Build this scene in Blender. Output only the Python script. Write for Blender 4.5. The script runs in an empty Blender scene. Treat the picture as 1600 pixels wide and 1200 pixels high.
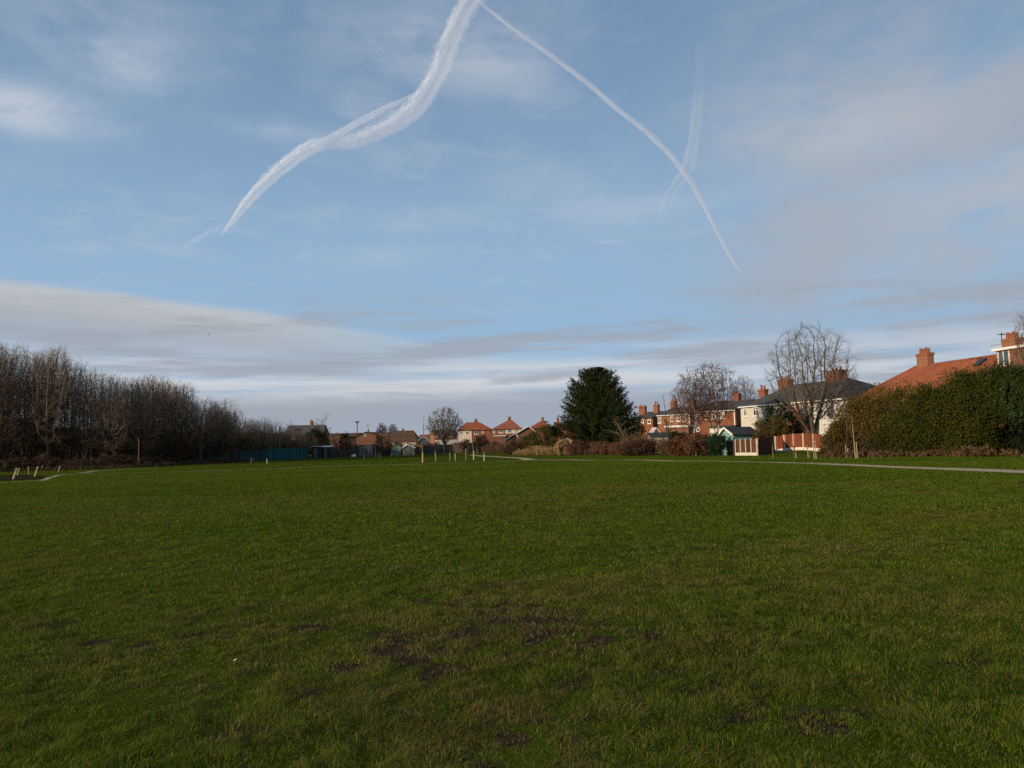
import bpy, math, random
import numpy as np
from mathutils import Vector, Matrix

SC = bpy.context.scene
COL = SC.collection
R = math.radians

# ------------------------------------------------------------------ camera
FPX = 1220.0                       # focal length in pixels of the 1600 px wide photograph
PITCH, ROLL, EYE = R(4.22), R(1.3), 1.6
cam = bpy.data.cameras.new('camera')
cam.sensor_fit = 'HORIZONTAL'; cam.sensor_width = 36.0
cam.lens = 36.0 * FPX / 1600.0
cam.clip_start = 0.05; cam.clip_end = 120000.0
camo = bpy.data.objects.new('camera', cam); COL.objects.link(camo)
_r0 = np.array([1.0, 0, 0]); _u0 = np.array([0, -math.sin(PITCH), math.cos(PITCH)])
FWD = np.array([0, math.cos(PITCH), math.sin(PITCH)])
RGT = math.cos(ROLL) * _r0 - math.sin(ROLL) * _u0
UPV = math.sin(ROLL) * _r0 + math.cos(ROLL) * _u0
M = Matrix.Identity(4)
for i in range(3):
    M[i][0] = RGT[i]; M[i][1] = UPV[i]; M[i][2] = -FWD[i]
M[0][3], M[1][3], M[2][3] = 0, 0, EYE
camo.matrix_world = M
SC.camera = camo
EYEP = np.array([0, 0, EYE])

# ------------------------------------------------------------------ sun, exposure
SUN_EL = R(13.5)
SUN_DIR = np.array([-0.82, -0.57]); SUN_DIR /= np.linalg.norm(SUN_DIR)      # towards the sun, on the ground
sun = bpy.data.lights.new('sun', 'SUN'); sun.energy = 4.4; sun.angle = R(0.5); sun.color = (1.0, 0.80, 0.56)
suno = bpy.data.objects.new('sun', sun); COL.objects.link(suno)
tosun = Vector((SUN_DIR[0] * math.cos(SUN_EL), SUN_DIR[1] * math.cos(SUN_EL), math.sin(SUN_EL)))
suno.rotation_euler = tosun.to_track_quat('Z', 'Y').to_euler()
suno.location = tosun * 500
SC.view_settings.view_transform = 'Standard'; SC.view_settings.look = 'None'
SC.view_settings.exposure = 0.0; SC.view_settings.gamma = 1.0; SC.view_settings.use_curve_mapping = False
SC.render.engine = 'CYCLES'
SC.cycles.use_denoising = False
SC.cycles.transparent_max_bounces = 160
SC.cycles.max_bounces = 5; SC.cycles.diffuse_bounces = 3; SC.cycles.glossy_bounces = 2; SC.cycles.transmission_bounces = 3

# ------------------------------------------------------------------ node helpers
class NT:
    def __init__(s, tree): s.t = tree; s.n = tree.nodes; s.l = tree.links
    def new(s, typ, **kw):
        n = s.n.new(typ)
        for k, v in kw.items():
            if k.startswith('i_'):
                n.inputs[k[2:].replace('_', ' ')].default_value = v
            else: setattr(n, k, v)
        return n
    def link(s, a, b): s.l.new(a, b)
    def put(s, sock, v):
        if hasattr(v, 'is_output'): s.l.new(v, sock)
        else: sock.default_value = v
    def math(s, op, a, b=0.0, c=None, clamp=False):
        n = s.n.new('ShaderNodeMath'); n.operation = op; n.use_clamp = clamp
        s.put(n.inputs[0], a); s.put(n.inputs[1], b)
        if c is not None: s.put(n.inputs[2], c)
        return n.outputs[0]
    def ramp(s, fac, pts, interp='LINEAR'):
        n = s.n.new('ShaderNodeValToRGB'); cr = n.color_ramp; cr.interpolation = interp
        while len(cr.elements) > 1: cr.elements.remove(cr.elements[-1])
        cr.elements[0].position = pts[0][0]; cr.elements[0].color = col4(pts[0][1])
        for p, c in pts[1:]:
            e = cr.elements.new(p); e.color = col4(c)
        s.put(n.inputs[0], fac); return n.outputs[0]
    def mix(s, fac, a, b, blend='MIX'):
        n = s.n.new('ShaderNodeMix'); n.data_type = 'RGBA'; n.blend_type = blend
        s.put(n.inputs[0], fac)
        s.put(n.inputs[6], a if hasattr(a, 'is_output') else col4(a))
        s.put(n.inputs[7], b if hasattr(b, 'is_output') else col4(b))
        return n.outputs[2]
    def smooth(s, x, e0, e1):
        n = s.n.new('ShaderNodeMapRange'); n.interpolation_type = 'SMOOTHSTEP'
        s.put(n.inputs[0], x); s.put(n.inputs[1], e0); s.put(n.inputs[2], e1)
        n.inputs[3].default_value = 0; n.inputs[4].default_value = 1
        return n.outputs[0]
    def noise(s, vec, scale, detail=4, rough=0.5, dist=0.0):
        n = s.n.new('ShaderNodeTexNoise'); n.inputs['Scale'].default_value = scale
        n.inputs['Detail'].default_value = detail; n.inputs['Roughness'].default_value = rough
        n.inputs['Distortion'].default_value = dist
        if vec is not None: s.l.new(vec, n.inputs['Vector'])
        return n.outputs[0]
    def comb(s, x, y, z=0.0):
        n = s.n.new('ShaderNodeCombineXYZ'); s.put(n.inputs[0], x); s.put(n.inputs[1], y); s.put(n.inputs[2], z)
        return n.outputs[0]

def col4(c):
    if isinstance(c, (int, float)): return (c, c, c, 1)
    return tuple(c) + ((1,) if len(c) == 3 else ())

# ------------------------------------------------------------------ world: Nishita sky with cloud layers
def deg_of(u, v):
    d = FWD + (u - 800) / FPX * RGT + (600 - v) / FPX * UPV
    d = d / np.linalg.norm(d)
    return math.degrees(math.atan2(d[0], d[1])), math.degrees(math.asin(d[2]))

def build_world():
    w = bpy.data.worlds.new('World'); SC.world = w; w.use_nodes = True
    t = NT(w.node_tree); t.n.clear()
    out = t.new('ShaderNodeOutputWorld'); bg = t.new('ShaderNodeBackground')
    STR = 0.10
    bg.inputs['Strength'].default_value = STR
    t.link(bg.outputs[0], out.inputs[0])
    sky = t.new('ShaderNodeTexSky'); sky.sky_type = 'NISHITA'; sky.sun_disc = False
    sky.sun_elevation = SUN_EL; sky.sun_rotation = math.atan2(SUN_DIR[0], SUN_DIR[1])
    sky.altitude = 20; sky.air_density = 1.0; sky.dust_density = 0.6; sky.ozone_density = 1.6
    tc = t.new('ShaderNodeTexCoord'); sep = t.new('ShaderNodeSeparateXYZ')
    t.link(tc.outputs['Generated'], sep.inputs[0])
    X, Y, Z = sep.outputs
    az = t.math('MULTIPLY', t.math('ARCTAN2', X, Y), 57.2958)
    el = t.math('MULTIPLY', t.math('ARCSINE', Z), 57.2958)
    inv = t.math('DIVIDE', 1.0, t.math('MAXIMUM', t.math('ADD', Z, 0.06), 0.02))
    plane = t.comb(t.math('MULTIPLY', X, inv), t.math('MULTIPLY', Y, inv), 0.0)
    k = 1.0 / STR
    C = lambda r, g, b: (r * k, g * k, b * k)
    base = t.mix(1.0, sky.outputs[0], SKY_GAIN, 'MULTIPLY')
    # paler, milky blue as in winter air
    base = t.mix(0.70, base, C(*SKY_TOP))
    base = t.mix(t.smooth(el, 30.0, 7.0), base, C(*SKY_LOW))
    # --- high thin veil: soft large patches
    nv = t.noise(plane, 0.9, 5, 0.55, 0.4)
    nv2 = t.noise(t.comb(t.math('MULTIPLY', az, 0.055), t.math('MULTIPLY', el, 0.13), 4.0), 1.0, 4, 0.55)
    veil = t.math('MULTIPLY', t.smooth(nv, 0.50, 0.74), t.smooth(el, 5.0, 16.0))
    base = t.mix(t.math('MULTIPLY', veil, 0.34), base, C(0.47, 0.52, 0.60))
    nm = t.noise(plane, 4.2, 6, 0.6, 0.5)
    mot = t.math('MULTIPLY', t.math('MULTIPLY', t.smooth(nm, 0.46, 0.72), t.smooth(el, 7.0, 15.0)), t.math('ADD', .10, t.math('MULTIPLY', t.smooth(nv, .40, .65), .25)))
    base = t.mix(mot, base, C(0.50, 0.55, 0.63))
    # right-hand soft grey sheets
    rt = t.math('MULTIPLY', t.smooth(nv2, 0.36, 0.60), t.smooth(az, 8.0, 24.0))
    rt = t.math('MULTIPLY', rt, t.smooth(el, 34.0, 20.0))
    base = t.mix(t.math('MULTIPLY', rt, 0.85), base, C(0.375, 0.415, 0.475))
    # whitish wisps, left
    nw = t.noise(t.comb(t.math('MULTIPLY', az, 0.10), t.math('MULTIPLY', el, 0.22), 9.0), 1.0, 6, 0.6, 0.3)
    def blob(a0, e0, sa, se, gain, colr, b):
        da = t.math('DIVIDE', t.math('SUBTRACT', az, a0), sa); de = t.math('DIVIDE', t.math('SUBTRACT', el, e0), se)
        r2 = t.math('ADD', t.math('MULTIPLY', da, da), t.math('MULTIPLY', de, de))
        g = t.math('POWER', 2.718, t.math('MULTIPLY', r2, -1.0))
        f = t.math('MULTIPLY', t.math('MULTIPLY', g, t.smooth(nw, 0.30, 0.62)), gain, clamp=True)
        return t.mix(f, b, C(*colr))
    for (u, v, sa, se, g, c) in BLOBS:
        a0, e0 = deg_of(u, v)
        base = blob(a0, e0, sa, se, g, c, base)
    # --- cloud bank on the left: sharp upper edge sloping down to the right
    n1 = t.noise(t.comb(t.math('MULTIPLY', az, 0.07), t.math('MULTIPLY', el, 0.35), 2.0), 1.0, 5, 0.55)
    edge = t.math('ADD', t.math('MULTIPLY', az, BANK[0]), BANK[1])
    az2 = t.math('ADD', az, 33.0)
    edge = t.math('ADD', edge, t.math('MULTIPLY', t.math('MULTIPLY', az2, az2), BANK[2]))
    edge = t.math('ADD', edge, t.math('MULTIPLY', t.math('SUBTRACT', n1, 0.5), 1.2))
    below = t.math('SUBTRACT', edge, el)
    m = t.math('MULTIPLY', t.smooth(below, -0.1, 0.55), t.smooth(below, 6.0, 1.6))
    m = t.math('MULTIPLY', m, t.smooth(az, 5.0, -23.0))
    tone = t.mix(t.smooth(below, 0.0, 2.8), C(0.53, 0.545, 0.555), C(0.42, 0.435, 0.465))
    base = t.mix(t.math('MULTIPLY', m, 0.88), base, tone)
    # --- layered stratus near the horizon
    n2 = t.noise(t.comb(t.math('MULTIPLY', az, 0.060), t.math('MULTIPLY', el, 0.62), 5.0), 1.0, 6, 0.58, 0.25)
    n3 = t.noise(t.comb(t.math('MULTIPLY', az, 0.045), t.math('MULTIPLY', el, 0.85), 11.0), 1.0, 6, 0.6, 0.2)
    white = t.math('MULTIPLY', t.math('MULTIPLY', t.smooth(el, 1.2, 3.6), t.smooth(el, 8.0, 4.5)), t.smooth(n3, 0.30, 0.62))
    base = t.mix(t.math('MULTIPLY', white, 0.92), base, C(0.63, 0.655, 0.69))
    gm = t.math('MULTIPLY', t.smooth(el, 12.5, 7.5), t.smooth(n2, 0.47, 0.62))
    base = t.mix(t.math('MULTIPLY', gm, 0.80), base, C(0.350, 0.385, 0.445))
    lowb = t.smooth(t.math('ADD', el, t.math('MULTIPLY', t.math('SUBTRACT', n2, 0.5), 3.2)), 4.2, 2.6)
    base = t.mix(t.math('MULTIPLY', lowb, 0.9), base, C(0.355, 0.39, 0.455))
    glow = t.smooth(el, 1.6, -0.2)
    base = t.mix(t.math('MULTIPLY', glow, 0.35), base, C(0.46, 0.48, 0.52))
    t.link(base, bg.inputs['Color'])

SKY_GAIN = (1.0, 1.0, 1.0)
SKY_LOW = (0.30, 0.47, 0.67); SKY_TOP = (0.205, 0.335, 0.53)
_a = [deg_of(u, v) for u, v in ((0, 430), (200, 455), (420, 487), (640, 525))]
_c = np.polyfit([p[0] + 33 for p in _a], [p[1] for p in _a], 2)      # el = c0*(az+33)^2 + c1*(az+33) + c2
BANK = (_c[1], _c[2] + 33 * _c[1], _c[0])
BLOBS = [(35, 172, 3.6, 1.4, .9, (0.60, 0.64, 0.70)), (185, 95, 4.5, 2.0, 0.6, (0.55, 0.61, 0.69)),
         (110, 15, 9, 2.5, 0.30, (0.47, 0.53, 0.63)), (650, 75, 8, 2.6, 0.6, (0.47, 0.53, 0.60)), (770, 95, 4, 2.6, 0.55, (0.47, 0.53, 0.61)),
         (870, 285, 5, 2.0, 0.42, (0.50, 0.54, 0.62)), (1310, 200, 8, 3.2, 0.75, (0.46, 0.50, 0.55)),
         (1500, 380, 9, 3.5, 0.8, (0.40, 0.44, 0.50)), (1560, 290, 6, 2.0, 0.6, (0.47, 0.50, 0.55)),
         (420, 200, 3.0, .8, 0.4, (0.5, 0.56, 0.66)), (640, 340, 6, 0.9, 0.4, (0.5, 0.56, 0.66)), (580, 400, 4, .9, 0.4, (0.5, 0.55, 0.63)),
         (1000, 330, 6, 1.2, 0.45, (0.5, 0.56, 0.65))]
build_world()

# ------------------------------------------------------------------ noise (numpy) and terrain
_rs = np.random.RandomState(7)
_LAT = _rs.rand(256, 256)
def vnoise(x, y):
    x = np.asarray(x, float); y = np.asarray(y, float)
    xi = np.floor(x).astype(int); yi = np.floor(y).astype(int)
    fx = x - xi; fy = y - yi
    fx = fx * fx * (3 - 2 * fx); fy = fy * fy * (3 - 2 * fy)
    a = _LAT[xi & 255, yi & 255]; b = _LAT[(xi + 1) & 255, yi & 255]
    c = _LAT[xi & 255, (yi + 1) & 255]; d = _LAT[(xi + 1) & 255, (yi + 1) & 255]
    return (a * (1 - fx) + b * fx) * (1 - fy) + (c * (1 - fx) + d * fx) * fy
def fbm(x, y, o=4):
    s = 0; a = 0.5; t = 0
    for i in range(o):
        s = s + a * vnoise(x * 2 ** i + 17.3 * i, y * 2 ** i + 9.1 * i); t += a; a *= 0.5
    return s / t
def sstep(x, a, b):
    q = np.clip((np.asarray(x, float) - a) / (b - a), 0, 1); return q * q * (3 - 2 * q)
def terrain(x, y):
    x = np.asarray(x, float); y = np.asarray(y, float)
    A = 0.88 - 0.36 * sstep(x, -5, 16)
    z = -A * sstep(y, 30, 105) + 0.25 * sstep(y, 120, 175) * sstep(x, -30, -5)
    z = z + 0.5 * np.exp(-(((x - 29.5) / 4.0) ** 2 + ((y - 79) / 5.0) ** 2))
    fade = np.exp(-(np.hypot(x, y) / 160.0) ** 2)
    z = z + fade * (0.035 * np.sin(x * 0.41 + 0.8) * np.sin(y * 0.33) + 0.03 * (fbm(x * 0.16, y * 0.16, 2) - 0.5) * 2)
    return z
_z0 = float(terrain(0.0, 0.0))
def gz(x, y): return float(terrain(x, y)) - _z0

def ray(u, v): return FWD + (u - 800) / FPX * RGT + (600 - v) / FPX * UPV
def P(u, v, D):
    d = ray(u, v); return EYEP + d * (D / d[1])
def PZ(u, v, z):
    d = ray(u, v); return EYEP + d * ((z - EYE) / d[2])
def gnd(u, v):
    """point where the ray of a pixel meets the ground"""
    d = ray(u, v); d = d / d[1]
    prev = 2.0
    for D in np.concatenate([np.arange(2, 40, 0.5), np.arange(40, 320, 1.0)]):
        p = EYEP + d * D
        if p[2] <= gz(p[0], p[1]):
            a, b = prev, D
            for _ in range(25):
                m = (a + b) / 2; p = EYEP + d * m
                if p[2] <= gz(p[0], p[1]): b = m
                else: a = m
            p = EYEP + d * b
            return np.array([p[0], p[1], gz(p[0], p[1])])
        prev = D
    p = EYEP + d * 170.0
    return np.array([p[0], p[1], gz(p[0], p[1])])
def base(u, D):
    """ground point under column u at depth D"""
    v = 700.0
    for _ in range(12):
        p = P(u, v, D); v += (p[2] - gz(p[0], p[1])) * FPX / D
    return np.array([p[0], p[1], gz(p[0], p[1])])
def height(u, vtop, D):
    b = base(u, D); return P(u, vtop, D)[2] - b[2]
def px(n, D): return n * D / FPX

# ------------------------------------------------------------------ materials
MATS = {}
def mat(name, fn):
    if name in MATS: return MATS[name]
    m = bpy.data.materials.new(name); m.use_nodes = True
    t = NT(m.node_tree); t.n.clear()
    out = t.new('ShaderNodeOutputMaterial'); sh = fn(t); t.link(sh, out.inputs[0])
    MATS[name] = m; return m
def princ(t, colr, rough=0.8, spec=0.3, normal=None, metal=0.0):
    b = t.new('ShaderNodeBsdfPrincipled')
    t.put(b.inputs['Base Color'], colr if hasattr(colr, 'is_output') else col4(colr))
    t.put(b.inputs['Roughness'], rough); b.inputs['Specular IOR Level'].default_value = spec
    b.inputs['Metallic'].default_value = metal
    if normal is not None: t.link(normal, b.inputs['Normal'])
    return b.outputs[0]
def objco(t): return t.new('ShaderNodeTexCoord').outputs['Object']
def bump(t, h, strength=0.3, dist=0.05):
    b = t.new('ShaderNodeBump'); b.inputs['Strength'].default_value = strength; b.inputs['Distance'].default_value = dist
    t.link(h, b.inputs['Height']); return b.outputs[0]

def m_plain(name, c, var=0.25, scale=3.0, rough=0.8, spec=0.2):
    def fn(t):
        o = objco(t); n = t.noise(o, scale, 5, 0.6)
        c1 = tuple(x * (1 - var) for x in c); c2 = tuple(min(x * (1 + var), 0.95) for x in c)
        return princ(t, t.ramp(n, [(0.3, c1), (0.7, c2)]), rough, spec, bump(t, t.noise(o, scale * 6, 3), 0.15, 0.02))
    return mat(name, fn)
def m_brick(name, c, mortar=(0.20, 0.14, 0.10)):
    def fn(t):
        o = objco(t); mp = t.new('ShaderNodeSeparateXYZ'); t.link(o, mp.inputs[0])
        v = t.comb(t.math('ADD', mp.outputs[0], mp.outputs[1]), mp.outputs[2], 0.0)
        b = t.new('ShaderNodeTexBrick'); t.link(v, b.inputs['Vector'])
        b.inputs['Scale'].default_value = 1.0; b.inputs['Brick Width'].default_value = 0.23; b.inputs['Row Height'].default_value = 0.075
        b.inputs['Mortar Size'].default_value = 0.008
        b.inputs['Color1'].default_value = col4(tuple(x * 0.85 for x in c)); b.inputs['Color2'].default_value = col4(tuple(x * 1.15 for x in c))
        b.inputs['Mortar'].default_value = col4(mortar)
        n = t.noise(o, 0.8, 4, 0.6)
        return princ(t, t.mix(t.smooth(n, 0.35, 0.75), b.outputs[0], tuple(x * 0.7 for x in c), 'MIX'), 0.9, 0.1)
    return mat(name, fn)
def m_tile(name, c, row=0.33):
    def fn(t):
        o = objco(t); s = t.new('ShaderNodeSeparateXYZ'); t.link(o, s.inputs[0])
        w = t.math('FRACT', t.math('DIVIDE', s.outputs[2], row * 0.55))
        w2 = t.math('FRACT', t.math('DIVIDE', t.math('ADD', s.outputs[0], t.math('MULTIPLY', s.outputs[1], 0.37)), 0.30))
        n = t.noise(o, 0.7, 5, 0.65); n2 = t.noise(o, 9.0, 2, 0.5)
        base_ = t.ramp(n, [(0.28, tuple(x * 0.58 for x in c)), (0.5, c), (0.72, tuple(min(1, x * 1.28) for x in c))])
        base_ = t.mix(t.math('MULTIPLY', t.smooth(n2, 0.5, 0.72), 0.55), base_, tuple(x * 0.45 for x in c))
        base_ = t.mix(t.math('MULTIPLY', t.smooth(w, 0.80, 1.0), 0.45), base_, tuple(x * 0.4 for x in c))
        h = t.math('ADD', t.math('MULTIPLY', w, 1.0), t.math('MULTIPLY', t.smooth(w2, 0.0, 0.2), 0.4))
        return princ(t, base_, 0.85, 0.15, bump(t, h, 0.5, 0.04))
    return mat(name, fn)
def m_board(name, c, width=0.14, axis=0):
    def fn(t):
        o = objco(t); s = t.new('ShaderNodeSeparateXYZ'); t.link(o, s.inputs[0])
        w = t.math('FRACT', t.math('DIVIDE', s.outputs[axis], width))
        cell = t.math('FLOOR', t.math('DIVIDE', s.outputs[axis], width))
        wn = t.new('ShaderNodeTexWhiteNoise'); wn.noise_dimensions = '1D'; t.link(cell, wn.inputs['W'])
        n = t.noise(o, 2.0, 5, 0.6)
        f = t.math('ADD', t.math('MULTIPLY', wn.outputs[0], 0.5), t.math('MULTIPLY', n, 0.5))
        b = t.ramp(f, [(0.25, tuple(x * 0.65 for x in c)), (0.75, tuple(x * 1.25 for x in c))])
        gap = t.smooth(w, 0.93, 0.99)
        return princ(t, t.mix(gap, b, tuple(x * 0.4 for x in c)), 0.85, 0.1, bump(t, w, 0.3, 0.02))
    return mat(name, fn)
def m_leaf(name, dark, light, trans=0.25):
    def fn(t):
        a = t.new('ShaderNodeAttribute'); a.attribute_name = 'tint'
        c = t.ramp(a.outputs['Fac'], [(0.0, dark), (0.5, tuple((x + y) / 2 for x, y in zip(dark, light))), (1.0, light)])
        p = princ(t, c, 0.75, 0.08)
        tr = t.new('ShaderNodeBsdfTranslucent'); t.link(c, tr.inputs[0])
        mx = t.new('ShaderNodeMixShader'); mx.inputs[0].default_value = trans
        t.link(p, mx.inputs[1]); t.link(tr.outputs[0], mx.inputs[2]); return mx.outputs[0]
    return mat(name, fn)
def m_bark(name, c1, c2, scale=4.0):
    def fn(t):
        o = objco(t); n = t.noise(o, scale, 5, 0.65)
        return princ(t, t.ramp(n, [(0.3, c1), (0.7, c2)]), 0.9, 0.1)
    return mat(name, fn)
def m_glass(name='dark_glass', c=(0.02, 0.025, 0.03)):
    return mat(name, lambda t: princ(t, c, 0.08, 0.6))

# ------------------------------------------------------------------ object helpers
def tag(o, label=None, cat=None, group=None, kind=None):
    if label: o['label'] = label
    if cat: o['category'] = cat
    if group: o['group'] = group
    if kind: o['kind'] = kind
    return o
def empty(name, loc, rz=0.0, label=None, cat=None, group=None):
    o = bpy.data.objects.new(name, None); COL.objects.link(o)
    o.location = tuple(float(c) for c in loc); o.rotation_euler = (0, 0, rz); o.empty_display_size = 0.3
    return tag(o, label, cat, group)
def link_mesh(name, me, parent=None, loc=None, rz=None):
    o = bpy.data.objects.new(name, me); COL.objects.link(o)
    if parent is not None: o.parent = parent
    if loc is not None: o.location = tuple(float(c) for c in loc)
    if rz is not None: o.rotation_euler = (0, 0, rz)
    return o
def np_mesh(name, verts, loops, sizes, material=None, smooth=False, tint=None):
    me = bpy.data.meshes.new(name)
    verts = np.ascontiguousarray(verts, dtype=np.float32); loops = np.ascontiguousarray(loops, dtype=np.int32)
    sizes = np.ascontiguousarray(sizes, dtype=np.int32)
    me.vertices.add(len(verts)); me.vertices.foreach_set('co', verts.ravel())
    me.loops.add(len(loops)); me.loops.foreach_set('vertex_index', loops)
    me.polygons.add(len(sizes))
    st = np.zeros(len(sizes), np.int32); st[1:] = np.cumsum(sizes)[:-1]
    me.polygons.foreach_set('loop_start', st)
    if smooth: me.polygons.foreach_set('use_smooth', np.ones(len(sizes), bool))
    if tint is not None:
        at = me.attributes.new('tint', 'FLOAT', 'POINT'); at.data.foreach_set('value', np.ascontiguousarray(tint, np.float32))
    me.update(calc_edges=True)
    if material is not None: me.materials.append(material)
    return me

class MB:
    def __init__(s): s.v = []; s.f = []
    def quad(s, *p):
        i = len(s.v); s.v += [tuple(float(c) for c in q) for q in p]; s.f.append(tuple(range(i, i + len(p)))); return s
    def box(s, x0, x1, y0, y1, z0, z1):
        i = len(s.v)
        s.v += [(x0, y0, z0), (x1, y0, z0), (x1, y1, z0), (x0, y1, z0), (x0, y0, z1), (x1, y0, z1), (x1, y1, z1), (x0, y1, z1)]
        s.f += [tuple(i + k for k in q) for q in ((0, 3, 2, 1), (4, 5, 6, 7), (0, 1, 5, 4), (1, 2, 6, 5), (2, 3, 7, 6), (3, 0, 4, 7))]
        return s
    def bar(s, p, q, w, h=None):
        """square bar between two points"""
        h = h or w
        p = Vector(p); q = Vector(q); d = (q - p).normalized()
        a = d.cross(Vector((0, 0, 1)));
        a = Vector((1, 0, 0)) if a.length < 1e-4 else a.normalized()
        b = a.cross(d).normalized(); i = len(s.v)
        for c in (p, q):
            for sa, sb in ((-1, -1), (1, -1), (1, 1), (-1, 1)):
                s.v.append(tuple(c + a * sa * w / 2 + b * sb * h / 2))
        s.f += [tuple(i + k for k in q_) for q_ in ((0, 1, 2, 3), (7, 6, 5, 4), (0, 4, 5, 1), (1, 5, 6, 2), (2, 6, 7, 3), (3, 7, 4, 0))]
        return s
    def cyl(s, x, y, z0, z1, r0, r1=None, n=10):
        r1 = r0 if r1 is None else r1; i = len(s.v)
        for z, r in ((z0, r0), (z1, r1)):
            for k in range(n):
                a = 2 * math.pi * k / n; s.v.append((x + r * math.cos(a), y + r * math.sin(a), z))
        for k in range(n):
            j = (k + 1) % n; s.f.append((i + k, i + j, i + n + j, i + n + k))
        s.f.append(tuple(i + n + k for k in range(n))); s.f.append(tuple(i + n - 1 - k for k in range(n)))
        return s
    def prism(s, poly, y0, y1):
        """polygon in x-z pulled along y"""
        i = len(s.v); n = len(poly)
        s.v += [(x, y0, z) for x, z in poly] + [(x, y1, z) for x, z in poly]
        s.f.append(tuple(range(i, i + n))); s.f.append(tuple(range(i + 2 * n - 1, i + n - 1, -1)))
        for k in range(n):
            j = (k + 1) % n; s.f.append((i + j, i + k, i + n + k, i + n + j))
        return s
    def mesh(s, name, material):
        me = bpy.data.meshes.new(name); me.from_pydata(s.v, [], s.f); me.update()
        if material is not None: me.materials.append(material)
        return me
    def build(s, name, material, parent=None, loc=None, rz=None):
        return link_mesh(name, s.mesh(name, material), parent, loc, rz)
def fixn(o):
    import bmesh
    bm = bmesh.new(); bm.from_mesh(o.data); bmesh.ops.recalc_face_normals(bm, faces=bm.faces); bm.to_mesh(o.data); bm.free(); return o

# ================================================================== the ground
def axis_coords(d0, d1, step, far, grow=1.25):
    c = list(np.arange(d0, d1 + 1e-6, step)); s = step; x = c[-1]
    while x < far: s *= grow; x += s; c.append(x)
    s = step; x = c[0]; pre = []
    while x > -far: s *= grow; x -= s; pre.append(x)
    return np.array(pre[::-1] + c)
def build_ground():
    xs = axis_coords(-62, 62, 0.6, 5000); ys = axis_coords(-6, 150, 0.6, 5000)
    xs = np.unique(np.round(np.r_[xs, np.arange(-11, 11.01, 0.1)], 3)); ys = np.unique(np.round(np.r_[ys, np.arange(2.4, 14.01, 0.1)], 3))
    Xg, Yg = np.meshgrid(xs, ys); Zg = terrain(Xg, Yg) - _z0
    Wg = wear(Xg.ravel(), Yg.ravel())
    n, m = Xg.shape
    v = np.stack([Xg.ravel(), Yg.ravel(), Zg.ravel()], 1)
    i = np.arange(n * m).reshape(n, m)
    q = np.stack([i[:-1, :-1], i[:-1, 1:], i[1:, 1:], i[1:, :-1]], -1).reshape(-1, 4)
    def fn(t):
        o = objco(t)
        big = t.noise(o, 0.055, 4, 0.55); mid = t.noise(o, 0.35, 5, 0.6, 0.3); fine = t.noise(o, 14.0, 4, 0.65)
        patch = t.noise(o, 0.16, 5, 0.62, 0.5)
        g = t.ramp(mid, [(0.30, (0.032, 0.048, 0.004)), (0.50, (0.052, 0.072, 0.005)), (0.70, (0.074, 0.086, 0.009))])
        g = t.mix(t.smooth(big, 0.42, 0.68), g, (0.070, 0.074, 0.012))
        g = t.mix(t.math('MULTIPLY', t.smooth(fine, 0.45, 0.75), 0.45), g, (0.028, 0.032, 0.006))
        g = t.mix(t.math('MULTIPLY', t.smooth(patch, 0.56, 0.70), 0.6), g, (0.040, 0.028, 0.012))
        wa = t.new('ShaderNodeAttribute'); wa.attribute_name = 'tint'
        soil = t.ramp(t.noise(o, 9.0, 5, .7), [(.3, (.022, .016, .009)), (.7, (.062, .043, .023))])
        g = t.mix(t.smooth(t.math('ADD', wa.outputs['Fac'], t.math('MULTIPLY', t.math('SUBTRACT', fine, .5), .5)), .15, .6), g, soil)
        return princ(t, g, 1.0, 0.0, bump(t, fine, 0.6, 0.05))
    me = np_mesh('grass_field', v, q.ravel(), np.full(len(q), 4), mat('turf', fn), True, Wg)
    tag(link_mesh('ground', me), kind='structure')

PATHS = [
 [(1700, 742.5), (1600, 737.6), (1500, 733.6), (1398, 730), (1340, 727.6), (1290, 725.3), (1230, 722.8), (1160, 721.2), (1100, 720.4), (1030, 719.6), (950, 718.9),
  (880, 718.4), (832, 718.4), (800, 720.2), (755, 722.4), (680, 724.4), (640, 725.4), (575, 726.9), (515, 728.4), (450, 731.2), (400, 733.4), (320, 735.9), (250, 737.7), (180, 738.8), (125, 739.6),
  (100, 741.5), (86, 744), (72, 749), (58, 751.6), (0, 754.4), (-80, 759)],
 [(830, 718.6), (818, 716.2), (795, 714.8), (765, 713.0), (747, 711.9), (736, 711.3)],
 [(125, 739.4), (145, 736.5), (165, 734.6), (200, 733.2), (240, 732.2)],
]
def dense(pts, step):
    out = [pts[0]]
    for a, b in zip(pts[:-1], pts[1:]):
        L = np.linalg.norm(b - a); k = max(1, int(L / step))
        for j in range(1, k + 1): out.append(a + (b - a) * j / k)
    return np.array(out)
def smooth_line(p, it=3):
    for _ in range(it): p[1:-1] = (p[:-2] + 2 * p[1:-1] + p[2:]) / 4
    return p
PATH_XY = []
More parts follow.
